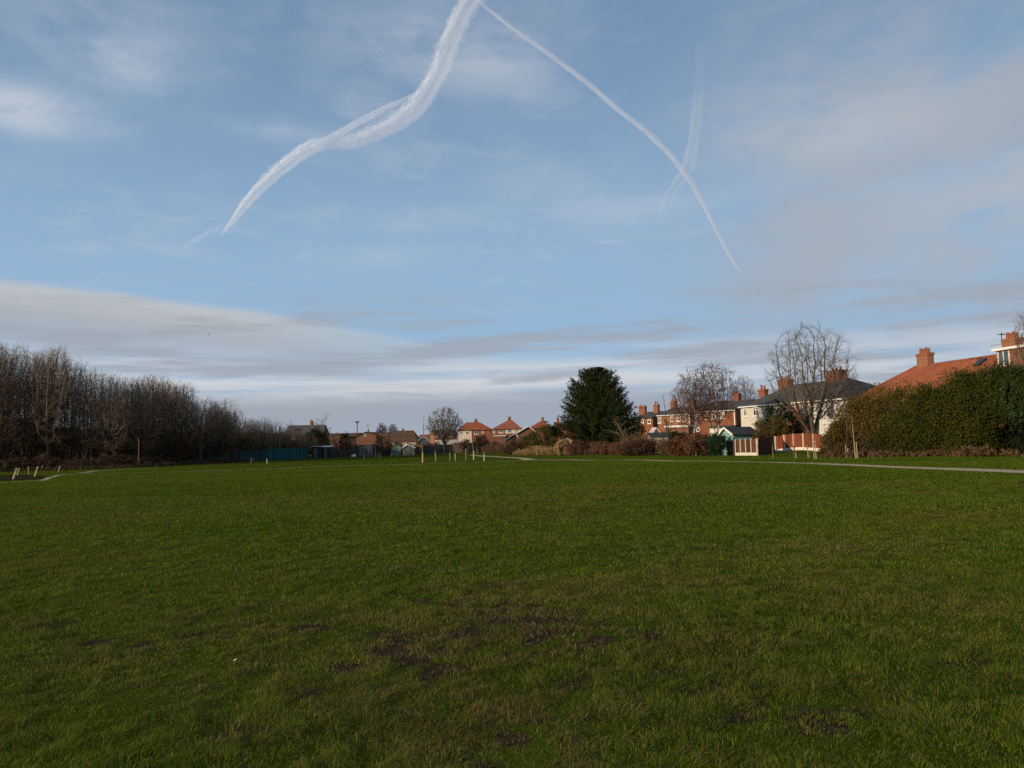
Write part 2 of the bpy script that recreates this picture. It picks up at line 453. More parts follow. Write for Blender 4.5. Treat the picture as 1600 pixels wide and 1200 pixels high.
def build_paths():
    m = mat('path_stone', lambda t: princ(t, t.ramp(t.noise(objco(t), 2.0, 6, 0.7), [(0.3, (0.38, 0.29, 0.165)), (0.7, (0.50, 0.40, 0.24))]), 0.95, 0.1,
            bump(t, t.noise(objco(t), 40, 3), 0.4, 0.02)))
    for pi, line in enumerate(PATHS):
        g = np.array([gnd(u, v)[:2] for u, v in line])
        g = smooth_line(dense(g, 1.0), 6)
        PATH_XY.append(g)
        tdir = np.gradient(g, axis=0); tdir /= np.linalg.norm(tdir, axis=1)[:, None] + 1e-9
        nrm = np.stack([-tdir[:, 1], tdir[:, 0]], 1)
        w = np.interp(g[:, 0], [-60, -42, -38, -28, -22, 14, 20], [.7, .6, .35, .4, .95, .95, 1.6]) if pi == 0 else (0, 1.5, .7)[pi]; w = w / 2 * (1 + 0.16 * (vnoise(np.arange(len(g)) * 0.5, 3.3 + pi) - 0.5) * 2)
        vs = []; n = len(g); K = 4
        for k in range(K + 1):
            q = g + nrm * (w * (2 * k / K - 1))[:, None]
            crown = np.where(g[:, 0] > 17, .026, .010) - 0.008 * abs(2 * k / K - 1) + 0.004 * pi
            vs.append(np.stack([q[:, 0], q[:, 1], terrain(q[:, 0], q[:, 1]) - _z0 + crown], 1))
        v = np.concatenate(vs); f = []
        for k in range(K):
            for j in range(n - 1):
                f.append((k * n + j, k * n + j + 1, (k + 1) * n + j + 1, (k + 1) * n + j))
        me = np_mesh('path', v, np.array(f).ravel(), np.full(len(f), 4), m, True)
        tag(link_mesh('path', me), kind='structure')
    # bare earth by the leaning stakes
    poly = np.array([gnd(u, v)[:2] for u, v in ((-40, 749), (-40, 743.5), (10, 742.5), (45, 742.6), (72, 744.5), (62, 748.2), (30, 750.4), (0, 751.3))])
    c = poly.mean(0); rings = [c[None] * 1.0]; v = [[c[0], c[1]]]
    for s in (0.5, 0.85, 1.0):
        pp = dense(np.vstack([poly, poly[:1]]), 1.0)[:-1] if s == 0.5 else None
        if s == 0.5: D0 = pp
        q = c + (D0 - c) * s * (1 + 0.12 * (vnoise(D0[:, :1].ravel() * .6, D0[:, 1] * .6) - 0.5) * (s == 1.0))[:, None]
        v += q.tolist()
    n = len(D0); v = np.array(v); f = []
    for j in range(n):
        k = (j + 1) % n; f.append([0, 1 + j, 1 + k])
        for r_ in (0, 1): f.append([1 + r_ * n + j, 1 + (r_ + 1) * n + j, 1 + (r_ + 1) * n + k, 1 + r_ * n + k])
    vv = np.stack([v[:, 0], v[:, 1], terrain(v[:, 0], v[:, 1]) - _z0 + 0.03], 1)
    me = np_mesh('soil', vv, np.concatenate([np.array(x) for x in f]), np.array([len(x) for x in f]), m_plain('bare_soil', (0.035, 0.024, 0.016), 0.4, 1.5, 1.0, 0.0))
    o = link_mesh('soil', me); fixn(o); tag(o, kind='structure')
build_paths()

# ------------------------------------------------------------------ grass blades
def wear(x, y):
    """0 = lush, 1 = worn to earth; irregular scuffed patches in the foreground"""
    w = np.zeros_like(x)
    for (u, v, sx, sy, g) in WEAR:
        p = gnd(u, v); w = np.maximum(w, g * np.exp(-((x - p[0]) / sx) ** 2 - ((y - p[1]) / sy) ** 2))
    n = fbm(x * 1.6, y * 1.6, 4)
    n2 = fbm(x * 6.5 + 9, y * 4.5, 4)
    return np.clip(w * 1.0 * sstep(n, 0.22, 0.54) * (.10 + 1.1 * sstep(n2, .40, .70)) + 0.45 * sstep(fbm(x * 0.9 + 40, y * 0.9, 4), 0.60, 0.74) * sstep(n2, .4, .6) + .42 * brown(x, y) * sstep(n2, .46, .66), 0, 1)
WEAR = [(740, 1000, 1.3, .7, .42), (830, 1120, .6, .25, 1.0), (790, 1085, .5, .2, .8), (880, 1150, .5, .18, .9), (960, 1060, .7, .25, .8), (820, 960, .8, .5, .55), (480, 1090, .4, .2, .6), (1130, 1150, .4, .2, .6), (250, 1080, .3, .15, .6), (600, 1150, .35, .15, .7), (730, 1030, .5, .35, .75), (690, 930, 1.2, 1.2, .5), (1000, 1080, .9, .22, .9), (1080, 1075, .45, .18, .9), (1190, 1090, .6, .2, .7),
        (1300, 1070, .4, .2, .7), (400, 1150, .3, .15, 1.0), (240, 995, 1.0, .5, .6), (100, 985, .6, .35, .6), (620, 1030, .6, .4, .6), (1525, 1035, .3, .2, .7), (900, 1180, .9, .2, .6), (1180, 860, 2.2, .8, .35), (950, 1010, 1.0, .6, .5), (1350, 1120, .8, .25, .5)]
BROWN = [(760, 1010, 2.6, 1.6, .9), (850, 1120, 1.6, .8, 1.0), (1120, 1080, 1.5, .4, .8), (320, 1000, 2.4, .9, .55), (1000, 940, 3.5, 2.0, .5), (1300, 1060, 1.2, .5, .5), (700, 900, 2.6, 2.0, .45), (180, 985, 2.0, .8, .6), (400, 1150, .6, .3, .7), (950, 1180, 1.5, .35, .7), (1200, 860, 3.5, 1.4, .4), (650, 775, 9, 5, .35)]
def brown(x, y):
    w = np.zeros_like(x)
    for (u, v, sx, sy, g) in BROWN:
        p = gnd(u, v); w = np.maximum(w, g * np.exp(-((x - p[0]) / sx) ** 2 - ((y - p[1]) / sy) ** 2))
    return w * (.35 + .9 * sstep(fbm(x * 1.3 + 3, y * 1.3 + 8, 4), .35, .65))
def build_grass():
    rs = np.random.RandomState(11)
    m = mat('grass_blades', grass_mat)
    V = []; T = []
    bands = [(2.6, 5.5, 16000, .95), (5.5, 9, 8200, 1.25), (9, 15, 3000, 1.9), (15, 26, 950, 3.2), (26, 45, 330, 5.0), (45, 72, 100, 8.5), (72, 112, 32, 14.0), (112, 176, 10, 24.0)]
    for (d0, d1, dens, ws) in bands:
        hw = 0.70 * d1 + 12.0; e0 = 0.5 if d0 < 3 else d0
        area = (d1 - e0) * 2 * hw; n = int(area * dens)
        x = rs.uniform(-hw, hw, n); y = rs.uniform(e0, d1, n)
        # full density inside the view, a third of it (with broader blades) to either side
        edge = np.abs(x) - (0.70 * y + 0.9); side = (edge > 0) | (y < 2.4)
        keep = (~side) | ((rs.rand(n) < .26) & (edge < 11.0))
        x = x[keep]; y = y[keep]; side = side[keep]
        # gather into tufts
        tuft = fbm(x * 3.2, y * 3.2, 3); lush = fbm(x * 0.55 + 5, y * 0.55 + 3, 3); big = fbm(x * .09 + 3, y * .09, 3)
        wr = wear(x, y); br_ = brown(x, y)
        tuft = .55 * tuft + .45 * fbm(x * 8.5, y * 8.5, 2)
        pk = (0.22 + 1.0 * sstep(tuft, 0.34, 0.60)) * (1 - 0.62 * wr) * (1 - .45 * br_)
        keep = rs.rand(len(x)) < pk
        for g in PATH_XY:
            near = np.ones(len(x), bool)
            gg = g[g[:, 1] < d1 + 3]; gg = gg[gg[:, 1] > d0 - 3]
            for q in gg: near &= ((x - q[0]) ** 2 + (y - q[1]) ** 2) > 0.46 ** 2
            keep &= near
        x, y, tuft, lush, wr, big, side = (a[keep] for a in (x, y, tuft, lush, wr, big, side)); n = len(x)
        h = (0.016 + 0.023 * lush + 0.024 * sstep(tuft, 0.35, 0.7)) * rs.uniform(0.5, 1.5, n) * (1 - 0.35 * wr)
        if ws > 4: h *= 0.8
        tall = rs.rand(n) < 0.02; h[tall] *= 1.5
        wdt = (0.0010 + 0.0011 * rs.rand(n)) * ws * np.where(side, 2.2, 1.0)
        a = rs.uniform(0, 2 * np.pi, n); lean = np.abs(rs.normal(1.25, 0.8, n)) * h
        lean_a = fbm(x * 2.3 + 11, y * 2.3 + 50, 2) * 16 + rs.normal(0, .9, n)
        fx, fy = np.cos(lean_a) * lean, np.sin(lean_a) * lean
        px_, py_ = -np.sin(a) * wdt, np.cos(a) * wdt
        z = terrain(x, y) - _z0 - 0.004
        b0 = np.stack([x - px_, y - py_, z], 1); b1 = np.stack([x + px_, y + py_, z], 1)
        mx, my, mz = x + fx * .38, y + fy * .38, z + h * .62
        m0 = np.stack([mx - px_ * .75, my - py_ * .75, mz], 1); m1 = np.stack([mx + px_ * .75, my + py_ * .75, mz], 1)
        tp = np.stack([x + fx, y + fy, z + h * np.clip(1.1 - 0.40 * lean / h, .30, 1.1)], 1)
        V.append(np.stack([b0, b1, m1, m0, tp], 1).reshape(-1, 3))
        dry = np.clip(rs.rand(n) ** 2.2 * .55 + .45 * wr * rs.rand(n) + .35 * (big - .5), 0, 1)
        dry = np.clip(dry + .5 * sstep(fbm(x * .28 + 70, y * .28, 4), .48, .70) * rs.rand(n), 0, 1)
        br = brown(x, y); sel = rs.rand(n) < br * .85; dry[sel] = rs.uniform(.75, 1.35, sel.sum())
        dry[rs.rand(n) < 0.025 + 0.12 * wr] = 1.9
        tint = np.clip(0.06 + 0.40 * (1 - lush) + 0.5 * dry + rs.normal(0, .07, n), 0, 1)
        if d0 > 20: tint = .27 + (tint - .27) * (.6 if d0 < 40 else .42)
        T.append(np.repeat(tint, 5))
    V = np.concatenate(V); T = np.concatenate(T); n = len(V) // 5
    i = np.arange(n) * 5
    L = np.stack([i, i + 1, i + 2, i + 3, i + 3, i + 2, i + 4], 1).ravel()
    S = np.tile([4, 3], n)
    tag(link_mesh('grass', np_mesh('grass', V, L, S, m, False, T)), kind='stuff')
    print('grass blades', n)
def grass_mat(t):
    a = t.new('ShaderNodeAttribute'); a.attribute_name = 'tint'
    c = t.ramp(a.outputs['Fac'], [(0.0, (0.042, 0.086, 0.004)), (0.30, (0.098, 0.150, 0.008)), (0.52, (0.158, 0.172, 0.015)), (0.72, (0.13, 0.098, 0.026)), (0.85, (0.16, 0.115, 0.045)), (1.0, (0.27, 0.215, 0.085))])
    p = princ(t, c, 0.8, 0.06)
    tr = t.new('ShaderNodeBsdfTranslucent'); t.link(c, tr.inputs[0])
    mx = t.new('ShaderNodeMixShader'); mx.inputs[0].default_value = 0.3
    t.link(p, mx.inputs[1]); t.link(tr.outputs[0], mx.inputs[2]); return mx.outputs[0]
build_ground()
build_grass()

# ================================================================== plants
def norm(v): return v / (np.linalg.norm(v) + 1e-9)
def tubes(lines, sides):
    """lines: list of (level, pts Nx3, radii N) -> verts, loops, sizes"""
    V = []; F = []; off = 0
    for lev, p, r in lines:
        k = sides[min(lev, len(sides) - 1)]; n = len(p)
        d = np.gradient(p, axis=0); d /= np.linalg.norm(d, axis=1)[:, None] + 1e-9
        ref = np.array([0.31, 0.17, 0.2]) if abs(d[0][2]) > 0.9 else np.array([0.05, 0.02, 1.0])
        a = np.cross(d, ref); a /= np.linalg.norm(a, axis=1)[:, None] + 1e-9
        b = np.cross(d, a)
        an = np.arange(k) * 2 * np.pi / k
        ring = p[:, None] + (a[:, None] * np.cos(an)[None, :, None] + b[:, None] * np.sin(an)[None, :, None]) * np.asarray(r)[:, None, None]
        V.append(ring.reshape(-1, 3))
        idx = off + np.arange(n * k).reshape(n, k)
        f = np.stack([idx[:-1], np.roll(idx[:-1], -1, 1), np.roll(idx[1:], -1, 1), idx[1:]], -1).reshape(-1, 4)
        F.append(f); off += n * k
    V = np.concatenate(V); F = np.concatenate(F)
    return V, F.ravel(), np.full(len(F), 4)
def grow(pos, d, L, r, lev, cfg, rng, out):
    c = cfg[lev]; ns = c.get('seg', 4); pts = [pos]; rad = [r]; dirs = [d]
    for i in range(ns):
        d = norm(d + rng.normal(0, c.get('wander', .12), 3) + np.array([0, 0, c.get('trop', 0.0)]))
        pos = pos + d * L / ns; pts.append(pos); dirs.append(d); rad.append(r * (1 - (i + 1) / ns * c.get('taper', .8)))
    pts = np.array(pts); rad = np.array(rad); out.append((lev, pts, rad))
    if lev + 1 >= len(cfg): return
    nx = cfg[lev + 1]; n = nx['n']; t0 = nx.get('t0', .25); t1 = nx.get('t1', 1.0)
    ph = rng.rand() * 6.28
    for k in range(n):
        t = t0 + (t1 - t0) * (k + rng.rand() * .8) / n; t = min(t, .995)
        q = t * ns; i = int(q); fr = q - i
        p = pts[i] * (1 - fr) + pts[i + 1] * fr; dd = dirs[i + 1]
        rr = rad[i] * (1 - fr) + rad[i + 1] * fr
        ph += 2.4 + rng.normal(0, .35)
        a = norm(np.cross(dd, [0.3, 0.2, 1.0] if abs(dd[2]) < .9 else [1, .2, .1])); b = np.cross(dd, a)
        ang = R(rng.normal(nx.get('ang', 45), nx.get('angv', 9)))
        cd = norm(dd * math.cos(ang) + (a * math.cos(ph) + b * math.sin(ph)) * math.sin(ang))
        sh = nx.get('shape', 0); f = {0: 1 - .55 * t, 1: 1.0, 2: 1.0 - abs(t - .45) * 1.1, 3: 1.1 - .9 * (t - t0) / (1 - t0 + 1e-6)}[sh]
        cl = L * nx['len'] * f * rng.uniform(.7, 1.2)
        grow(p, cd, cl, max(rr * nx.get('rr', .55), nx.get('rmin', .006)), lev + 1, cfg, rng, out)
STYLES = {
 'upright': dict(r=.011, cfg=[dict(seg=8, wander=.02, trop=.05, taper=.9), dict(n=34, len=.36, ang=25, t0=.13, shape=0, seg=5, wander=.04, trop=.06, rr=.5, rmin=.016),
     dict(n=7, len=.50, ang=27, t0=.2, seg=3, wander=.05, trop=.05, rr=.6, rmin=.010), dict(n=5, len=.52, ang=28, t0=.2, seg=2, wander=.04, trop=.04, rmin=.008), dict(n=4, len=.55, ang=28, t0=.2, seg=1, wander=.03, trop=.03, rmin=.0065)]),
 'round': dict(r=.026, cfg=[dict(seg=3, wander=.03, trop=.02, taper=.3, h=.24), dict(n=17, len=2.4, ang=46, angv=24, t0=.6, shape=1, seg=6, wander=.06, trop=.02, rr=.45, rmin=.03, taper=.85),
     dict(n=12, len=.36, ang=40, t0=.3, shape=0, seg=4, wander=.07, trop=.03, rr=.6, rmin=.018), dict(n=8, len=.5, ang=40, t0=.2, seg=2, wander=.08, trop=.03, rmin=.013), dict(n=6, len=.5, ang=38, t0=.2, seg=2, wander=.07, trop=.02, rmin=.010)]),
 'birch': dict(r=.014, cfg=[dict(seg=8, wander=.05, trop=.04, taper=.85), dict(n=30, len=.44, ang=46, t0=.28, shape=3, seg=5, wander=.09, trop=.05, rr=.45, rmin=.014),
     dict(n=12, len=.42, ang=45, t0=.2, seg=4, wander=.10, trop=.0, rr=.5, rmin=.010), dict(n=8, len=.5, ang=45, t0=.15, seg=3, wander=.11, trop=-.08, rmin=.008), dict(n=4, len=.6, ang=38, t0=.2, seg=2, wander=.10, trop=-.14, rmin=.007)]),
 'vase': dict(r=.024, cfg=[dict(seg=3, wander=.03, trop=0, taper=.25, h=.17), dict(n=13, len=3.7, ang=42, angv=20, t0=.45, shape=1, seg=8, wander=.05, trop=.045, rr=.5, rmin=.05, taper=.88),
     dict(n=16, len=.34, ang=38, t0=.22, shape=0, seg=5, wander=.06, trop=.06, rr=.5, rmin=.02), dict(n=8, len=.48, ang=36, t0=.2, seg=3, wander=.07, trop=.06, rmin=.013), dict(n=5, len=.5, ang=34, t0=.2, seg=2, wander=.06, trop=.04, rmin=.010)]),
 'small': dict(r=.02, cfg=[dict(seg=5, wander=.06, trop=.03, taper=.8), dict(n=14, len=.45, ang=40, t0=.25, shape=0, seg=4, wander=.10, trop=.08, rr=.5, rmin=.012),
     dict(n=8, len=.5, ang=38, t0=.2, seg=3, wander=.11, trop=.06, rmin=.009), dict(n=6, len=.5, ang=36, t0=.2, seg=2, wander=.10, trop=.05, rmin=.007)]),
 'sapling': dict(r=.011, cfg=[dict(seg=7, wander=.03, trop=.05, taper=.8), dict(n=9, len=.26, ang=35, t0=.45, shape=0, seg=3, wander=.10, trop=.10, rr=.5, rmin=.006), dict(n=3, len=.5, ang=32, t0=.3, seg=2, wander=.12, trop=.08, rmin=.004)]),
}
def bare_meshes(style, seed, h, w=None, barkm=None, twigm=None, tw=1.0):
    """-> (trunk mesh, crown mesh) scaled to height h and crown width w, foot at the origin"""
    st = STYLES[style]; cfg = [dict(c) for c in st['cfg']]; rng = np.random.RandomState(seed); out = []
    L0 = cfg[0].get('h', 1.0)
    for c in cfg: 
        if 'rmin' in c: c['rmin'] = c['rmin'] / h * tw
    grow(np.zeros(3), norm(np.array([rng.normal(0, .02), rng.normal(0, .02), 1])), L0, st['r'] * (1.0 if h < 20 else .9), 0, cfg, rng, out)
    allp = np.concatenate([p for _, p, _ in out]); top = np.percentile(allp[:, 2], 99.7)
    sz = h / top
    wid = (np.percentile(allp[:, 0], 99) - np.percentile(allp[:, 0], 1) + np.percentile(allp[:, 1], 99) - np.percentile(allp[:, 1], 1)) / 2
    sx = sz if w is None else w / wid
    sc = np.array([sx, sx, sz]); rs_ = h
    lines = [(l, p * sc, np.maximum(r * rs_, .003)) for l, p, r in out]
    tr = [x for x in lines if x[0] == 0]; cr = [x for x in lines if x[0] > 0]
    if style in ('vase', 'round'): tr = [x for x in lines if x[0] <= 1]; cr = [x for x in lines if x[0] > 1]
    v, l, s = tubes(tr, [8, 6]); v[:, 2] = np.where(v[:, 2] < 0.05, v[:, 2] - 0.3, v[:, 2])
    tm = np_mesh('trunk', v, l, s, barkm, True)
    v, l, s = tubes(cr, [7, 5, 4, 3, 3]); cm = np_mesh('crown', v, l, s, twigm)
    return tm, cm

def colonise(seed, h, w, env, twigm, barkm, n_att=1500, trunk=.2, up=.25, fork=1, twig_len=.06, twig_n=4, rtip=.010, rbase=None, droop=0.0, wob=.12, rpow=2.35, thick=.02):
    """tree grown into a crown envelope: env = list of (cx, cz, rx, rz) in units of width / height; -> (trunk mesh, crown mesh)"""
    rng = np.random.RandomState(seed); A = []
    env = np.array(env, float); share = env[:, 2] ** 2 * env[:, 3]; share = share / share.sum()
    for (cx, cz, rx, rz), sh in zip(env, share):
        k = max(20, int(n_att * sh)); d = rng.normal(0, 1, (k, 3)); d /= np.linalg.norm(d, axis=1)[:, None]
        r = rng.rand(k) ** .42; ph = rng.rand() * 6.28
        c = np.array([cx * w * math.cos(ph) if cx >= 0 else cx * w, cx * w * math.sin(ph) if cx >= 0 else 0, cz * h])
        A.append(c + d * r[:, None] * np.array([rx * w, rx * w, rz * h]))
    A = np.concatenate(A); A = A[A[:, 2] > trunk * h * .55]
    step = .021 * h; di = .30 * h; dk = .030 * h
    N = [np.array([0, 0, 0.0])]; par = [-1]; k = int(trunk * h / step)
    lean = rng.normal(0, .05, 2)
    for i in range(k): N.append(N[-1] + np.array([lean[0] * step, lean[1] * step, step])); par.append(len(N) - 2)
    if fork > 1:
        root = len(N) - 1
        for f in range(fork):
            a = 6.28 * f / fork + rng.rand(); prev = root - rng.randint(0, max(1, k // 2)); t = .35 + .35 * rng.rand()
            for q in range(4):
                N.append(N[prev] + norm(np.array([math.cos(a) * t, math.sin(a) * t, 1.0])) * step); par.append(prev); prev = len(N) - 1
    P_ = np.array(N); best = np.full(len(A), 1e9); bi = np.zeros(len(A), int); done = 0; alive = np.ones(len(A), bool)
    dirn = {}
    for it in range(170):
        new = P_[done:]
        if len(new):
            D = np.linalg.norm(A[:, None] - new[None], axis=2); j = D.argmin(1); m = D[np.arange(len(A)), j]
            better = m < best; best[better] = m[better]; bi[better] = j[better] + done; done = len(P_)
        alive &= best > dk
        act = alive & (best < di)
        if not act.any():
            act = alive & (best < 3 * di)
            if not act.any(): break
        acc = np.zeros((len(P_), 3)); cntn = np.zeros(len(P_))
        v = A[act] - P_[bi[act]]; v /= np.linalg.norm(v, axis=1)[:, None]
        np.add.at(acc, bi[act], v); np.add.at(cntn, bi[act], 1)
        src = np.nonzero(cntn)[0]; d = acc[src] / cntn[src][:, None] + rng.normal(0, wob, (len(src), 3)); d[:, 2] += up
        d /= np.linalg.norm(d, axis=1)[:, None] + 1e-9
        P_ = np.vstack([P_, P_[src] + d * step]); par += src.tolist()
        if len(P_) > 9000: break
    n = len(P_); par = np.array(par); kids = [[] for _ in range(n)]
    for i in range(1, n): kids[par[i]].append(i)
    rb = thick * h if rbase is None else rbase; area = np.zeros(n)
    for i in range(n - 1, -1, -1):
        area[i] = max(area[i], 1.0)
        if par[i] >= 0: area[par[i]] += area[i]
    r = np.maximum(rtip, rb * (area / area[0]) ** (1 / rpow))
    lines = []; stack = [(0, None)]
    while stack:
        i, p0 = stack.pop(); pts = [] if p0 is None else [P_[p0]]; rr = [] if p0 is None else [r[i]]
        while True:
            pts.append(P_[i]); rr.append(r[i])
            if not kids[i]: break
            ks = sorted(kids[i], key=lambda q: -area[q])
            for q in ks[1:]: stack.append((q, i))
            i = ks[0]
        if len(pts) >= 2:
            pts = np.array(pts); rr = np.array(rr)
            for _ in range(2):
                if len(pts) > 3: pts[1:-1] = (pts[:-2] + 2 * pts[1:-1] + pts[2:]) / 4
            lines.append((0 if rr[:2].max() > rb * .30 else 1, pts, rr))
    tips = np.nonzero(area < 6)[0]; tw = []
    for i in tips:
        if par[i] < 0: continue
        d0 = norm(P_[i] - P_[par[i]])
        for q in range(twig_n if not kids[i] else max(1, twig_n // 2)):
            d = norm(d0 + rng.normal(0, .42, 3) + np.array([0, 0, up * .6])); L = twig_len * h * rng.uniform(.5, 1.2)
            p1_ = P_[i] + d * L * .5; d2 = norm(d + rng.normal(0, .2, 3) + np.array([0, 0, up * .3 - droop])); tw.append((2, np.array([P_[i], p1_, p1_ + d2 * L * .6]), np.array([rtip, rtip * .8, rtip * .5])))
    zt = np.percentile(np.concatenate([x[1] for x in tw])[:, 2], 99.8); k = h / zt
    lines = [(l, p * np.array([1, 1, k]), q) for l, p, q in lines + tw]
    v, l, s = tubes([x for x in lines if x[0] == 0], [8]); v[:, 2] = np.where(v[:, 2] < .05, v[:, 2] - .3, v[:, 2])
    tm = np_mesh('trunk', v, l, s, barkm, True)
    v, l, s = tubes([x for x in lines if x[0] > 0], [6, 4, 3]); return tm, np_mesh('crown', v, l, s, twigm)

def plant_tree(name, label, loc, rz, meshes, group=None, cat='tree', scale=None):
    e = empty(name, loc, rz, label, cat, group)
    if scale is not None: e.scale = scale
    link_mesh('trunk', meshes[0], e); link_mesh('crown', meshes[1], e)
    return e

BARK = m_bark('grey_bark', (0.045, 0.036, 0.026), (0.11, 0.088, 0.062))
BARK_DARK = m_bark('dark_bark', (0.028, 0.022, 0.017), (0.065, 0.05, 0.036))
TWIG = m_bark('brown_twigs', (0.165, 0.108, 0.068), (0.31, 0.208, 0.130), 1.0)
TWIG_OLIVE = m_bark('olive_twigs', (0.18, 0.120, 0.060), (0.35, 0.24, 0.125), 1.0)
TWIG_PALE = m_bark('pale_twigs', (0.13, 0.115, 0.09), (0.22, 0.19, 0.15), 1.0)
TWIG_RED = m_bark('reddish_twigs', (0.082, 0.043, 0.035), (0.155, 0.086, 0.070), 1.0)
TWIG_GREY = m_bark('grey_twigs', (0.085, 0.068, 0.048), (0.19, 0.15, 0.105), 1.0)
BIRCH = m_bark('birch_bark', (0.20, 0.14, 0.10), (0.55, 0.48, 0.40), 1.6)

def cards(centres, size, rs, tint, aspect=0.55, up=0.0):
    """one small leaf-shaped quad at each centre"""
    n = len(centres)
    d = rs.normal(0, 1, (n, 3)); d[:, 2] += up; d /= np.linalg.norm(d, axis=1)[:, None]
    e = np.cross(d, rs.normal(0, 1, (n, 3))); e /= np.linalg.norm(e, axis=1)[:, None] + 1e-9
    s = np.broadcast_to(size, (n,)) * rs.uniform(.6, 1.4, n)
    d = d * s[:, None]; e = e * (s * aspect)[:, None]
    V = np.stack([centres - d * .5, centres + e * .5, centres + d * .5, centres - e * .5], 1).reshape(-1, 3)
    return V, np.repeat(tint, 4)
def leaf_mesh(name, V, T, m):
    n = len(V) // 4
    return np_mesh(name, V, np.arange(n * 4), np.full(n, 4), m, False, T)
def lump_points(ell, n, rs, lumps=26, shell=.55, sigk=.75):
    """clumped points in a union of ellipsoids (cx,cy,cz,rx,ry,rz); returns points and a tint per clump"""
    ell = np.array(ell, float); vol = (ell[:, 3] * ell[:, 4] * ell[:, 5]) ** (2 / 3); P_ = []; T_ = []
    for e, k in zip(ell, np.maximum(1, (n * vol / vol.sum())).astype(int)):
        nc = max(6, int(lumps * 2))
        d = rs.normal(0, 1, (nc, 3)); d /= np.linalg.norm(d, axis=1)[:, None]
        rad = shell + (1 - shell) * rs.rand(nc) ** .6
        c = d * rad[:, None] * .92
        ti = rs.rand(nc)
        pick = rs.randint(0, nc, k); sig = (.16 + .10 * rs.rand(nc)) * sigk
        p = c[pick] + np.clip(rs.normal(0, 1, (k, 3)), -1.8, 1.8) * sig[pick][:, None]
        P_.append((c[pick] + (p - c[pick]) * (min(e[3:6]) * 1.1 / e[3:6])) * e[3:6] + e[:3]); T_.append(np.clip(ti[pick] * .72 + .28 * rs.rand(k), 0, 1))
    return np.concatenate(P_), np.concatenate(T_)
def stems(base_pts, h, spread, rs, per=4, r=.02):
    out = []
    for b in base_pts:
        for k in range(per):
            d = norm(np.array([rs.normal(0, spread), rs.normal(0, spread), 1.0])); L = h * rs.uniform(.6, 1.0)
            t = np.linspace(0, 1, 5)[:, None]
            out.append((0, b + d * L * t + np.array([d[0], d[1], 0]) * (t ** 2) * L * .3 * rs.uniform(0, 1.5), r * (1 - .8 * t.ravel())))
    return out
def bush(name, label, loc, ell, n, size, m, seed, cat='shrub', group=None, stemm=None, lumps=26, kind=None, shell=.55, floor=.02, twigs=0, sigk=.75):
    rs = np.random.RandomState(seed)
    p, t = lump_points(ell, n, rs, lumps, shell, sigk)
    keep = p[:, 2] > floor; p = p[keep]; t = t[keep]
    V, T = cards(p, size, rs, t)
    hmax = max(e[2] + e[5] for e in ell)
    lines = []
    for e in ell:
        b = np.array([[e[0] + rs.normal(0, e[3] * .3), e[1] + rs.normal(0, e[4] * .3), -.1] for _ in range(4 + max(twigs, 0))])
        lines += stems(b, (e[2] + e[5]) * .98, .28 * max(e[3], e[4]) / max(e[5] + e[2], .1) * 1.4, rs, 3 + twigs // 4, .018 + .004 * hmax)
    v, l, s = tubes(lines, [4])
    o = empty(name, loc, 0, label, cat, group)
    if kind: o['kind'] = kind
    link_mesh('foliage', leaf_mesh('foliage', V, T, m), o)
    link_mesh('stems', np_mesh('stems', v, l, s, stemm or BARK_DARK), o) if twigs >= 0 else None
    return o
LEAF_DARK = m_leaf('dark_evergreen_leaf', (0.010, 0.020, 0.007), (0.034, 0.052, 0.015))
LEAF_OLIVE = m_leaf('olive_leaf', (0.062, 0.046, 0.010), (0.170, 0.118, 0.028))
LEAF_GREEN = m_leaf('green_leaf', (0.026, 0.037, 0.006), (0.092, 0.093, 0.016))
LEAF_YGREEN = m_leaf('yellow_green_leaf', (0.03, 0.04, 0.010), (0.12, 0.115, 0.022))
LEAF_IVY = m_leaf('ivy_leaf', (0.009, 0.022, 0.009), (0.030, 0.062, 0.028), .12)
LEAF_BROWN = m_leaf('brown_bramble', (0.070, 0.038, 0.022), (0.24, 0.140, 0.078))
LEAF_RUST = m_leaf('rust_leaf', (0.07, 0.030, 0.013), (0.20, 0.085, 0.035))
LEAF_TAN = m_leaf('dry_grass_leaf', (0.20, 0.125, 0.06), (0.50, 0.34, 0.17))
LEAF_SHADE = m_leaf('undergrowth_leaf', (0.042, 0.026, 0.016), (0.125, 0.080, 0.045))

# ================================================================== buildings
WHITE = m_plain('white_paint', (0.72, 0.70, 0.65), 0.06, 1.0, 0.6)
CREAM = m_plain('cream_render', (0.56, 0.52, 0.42), 0.10, 0.8, 0.9, 0.1)
WHITE_RENDER = m_plain('white_render', (0.62, 0.60, 0.55), 0.08, 0.8, 0.9, 0.1)
PALE_RENDER = m_plain('pale_pink_render', (0.60, 0.50, 0.42), 0.1, 0.8, 0.9, 0.1)
TAN_WALL = m_plain('tan_render', (0.34, 0.26, 0.17), 0.12, 0.8, 0.9, 0.1)
BRICK = m_brick('red_brick', (0.25, 0.085, 0.043))
BRICK_O = m_brick('orange_brick', (0.30, 0.125, 0.062))
BRICK_D = m_brick('dark_brown_brick', (0.19, 0.085, 0.05))
SLATE = m_tile('grey_slate', (0.085, 0.080, 0.075), 0.25)
SLATE_D = m_tile('dark_slate', (0.055, 0.055, 0.056), 0.25)
TILE_BROWN = m_tile('brown_tile', (0.115, 0.065, 0.042))
TILE_RED = m_tile('orange_red_tile', (0.33, 0.098, 0.042))
TILE_RED2 = m_tile('terracotta_tile', (0.34, 0.11, 0.055))
POT = m_plain('clay_pot', (0.26, 0.09, 0.05), 0.2, 4)
GLASS = m_glass()
DARKM = m_plain('dark_metal', (0.03, 0.03, 0.032), 0.2, 5, 0.6)
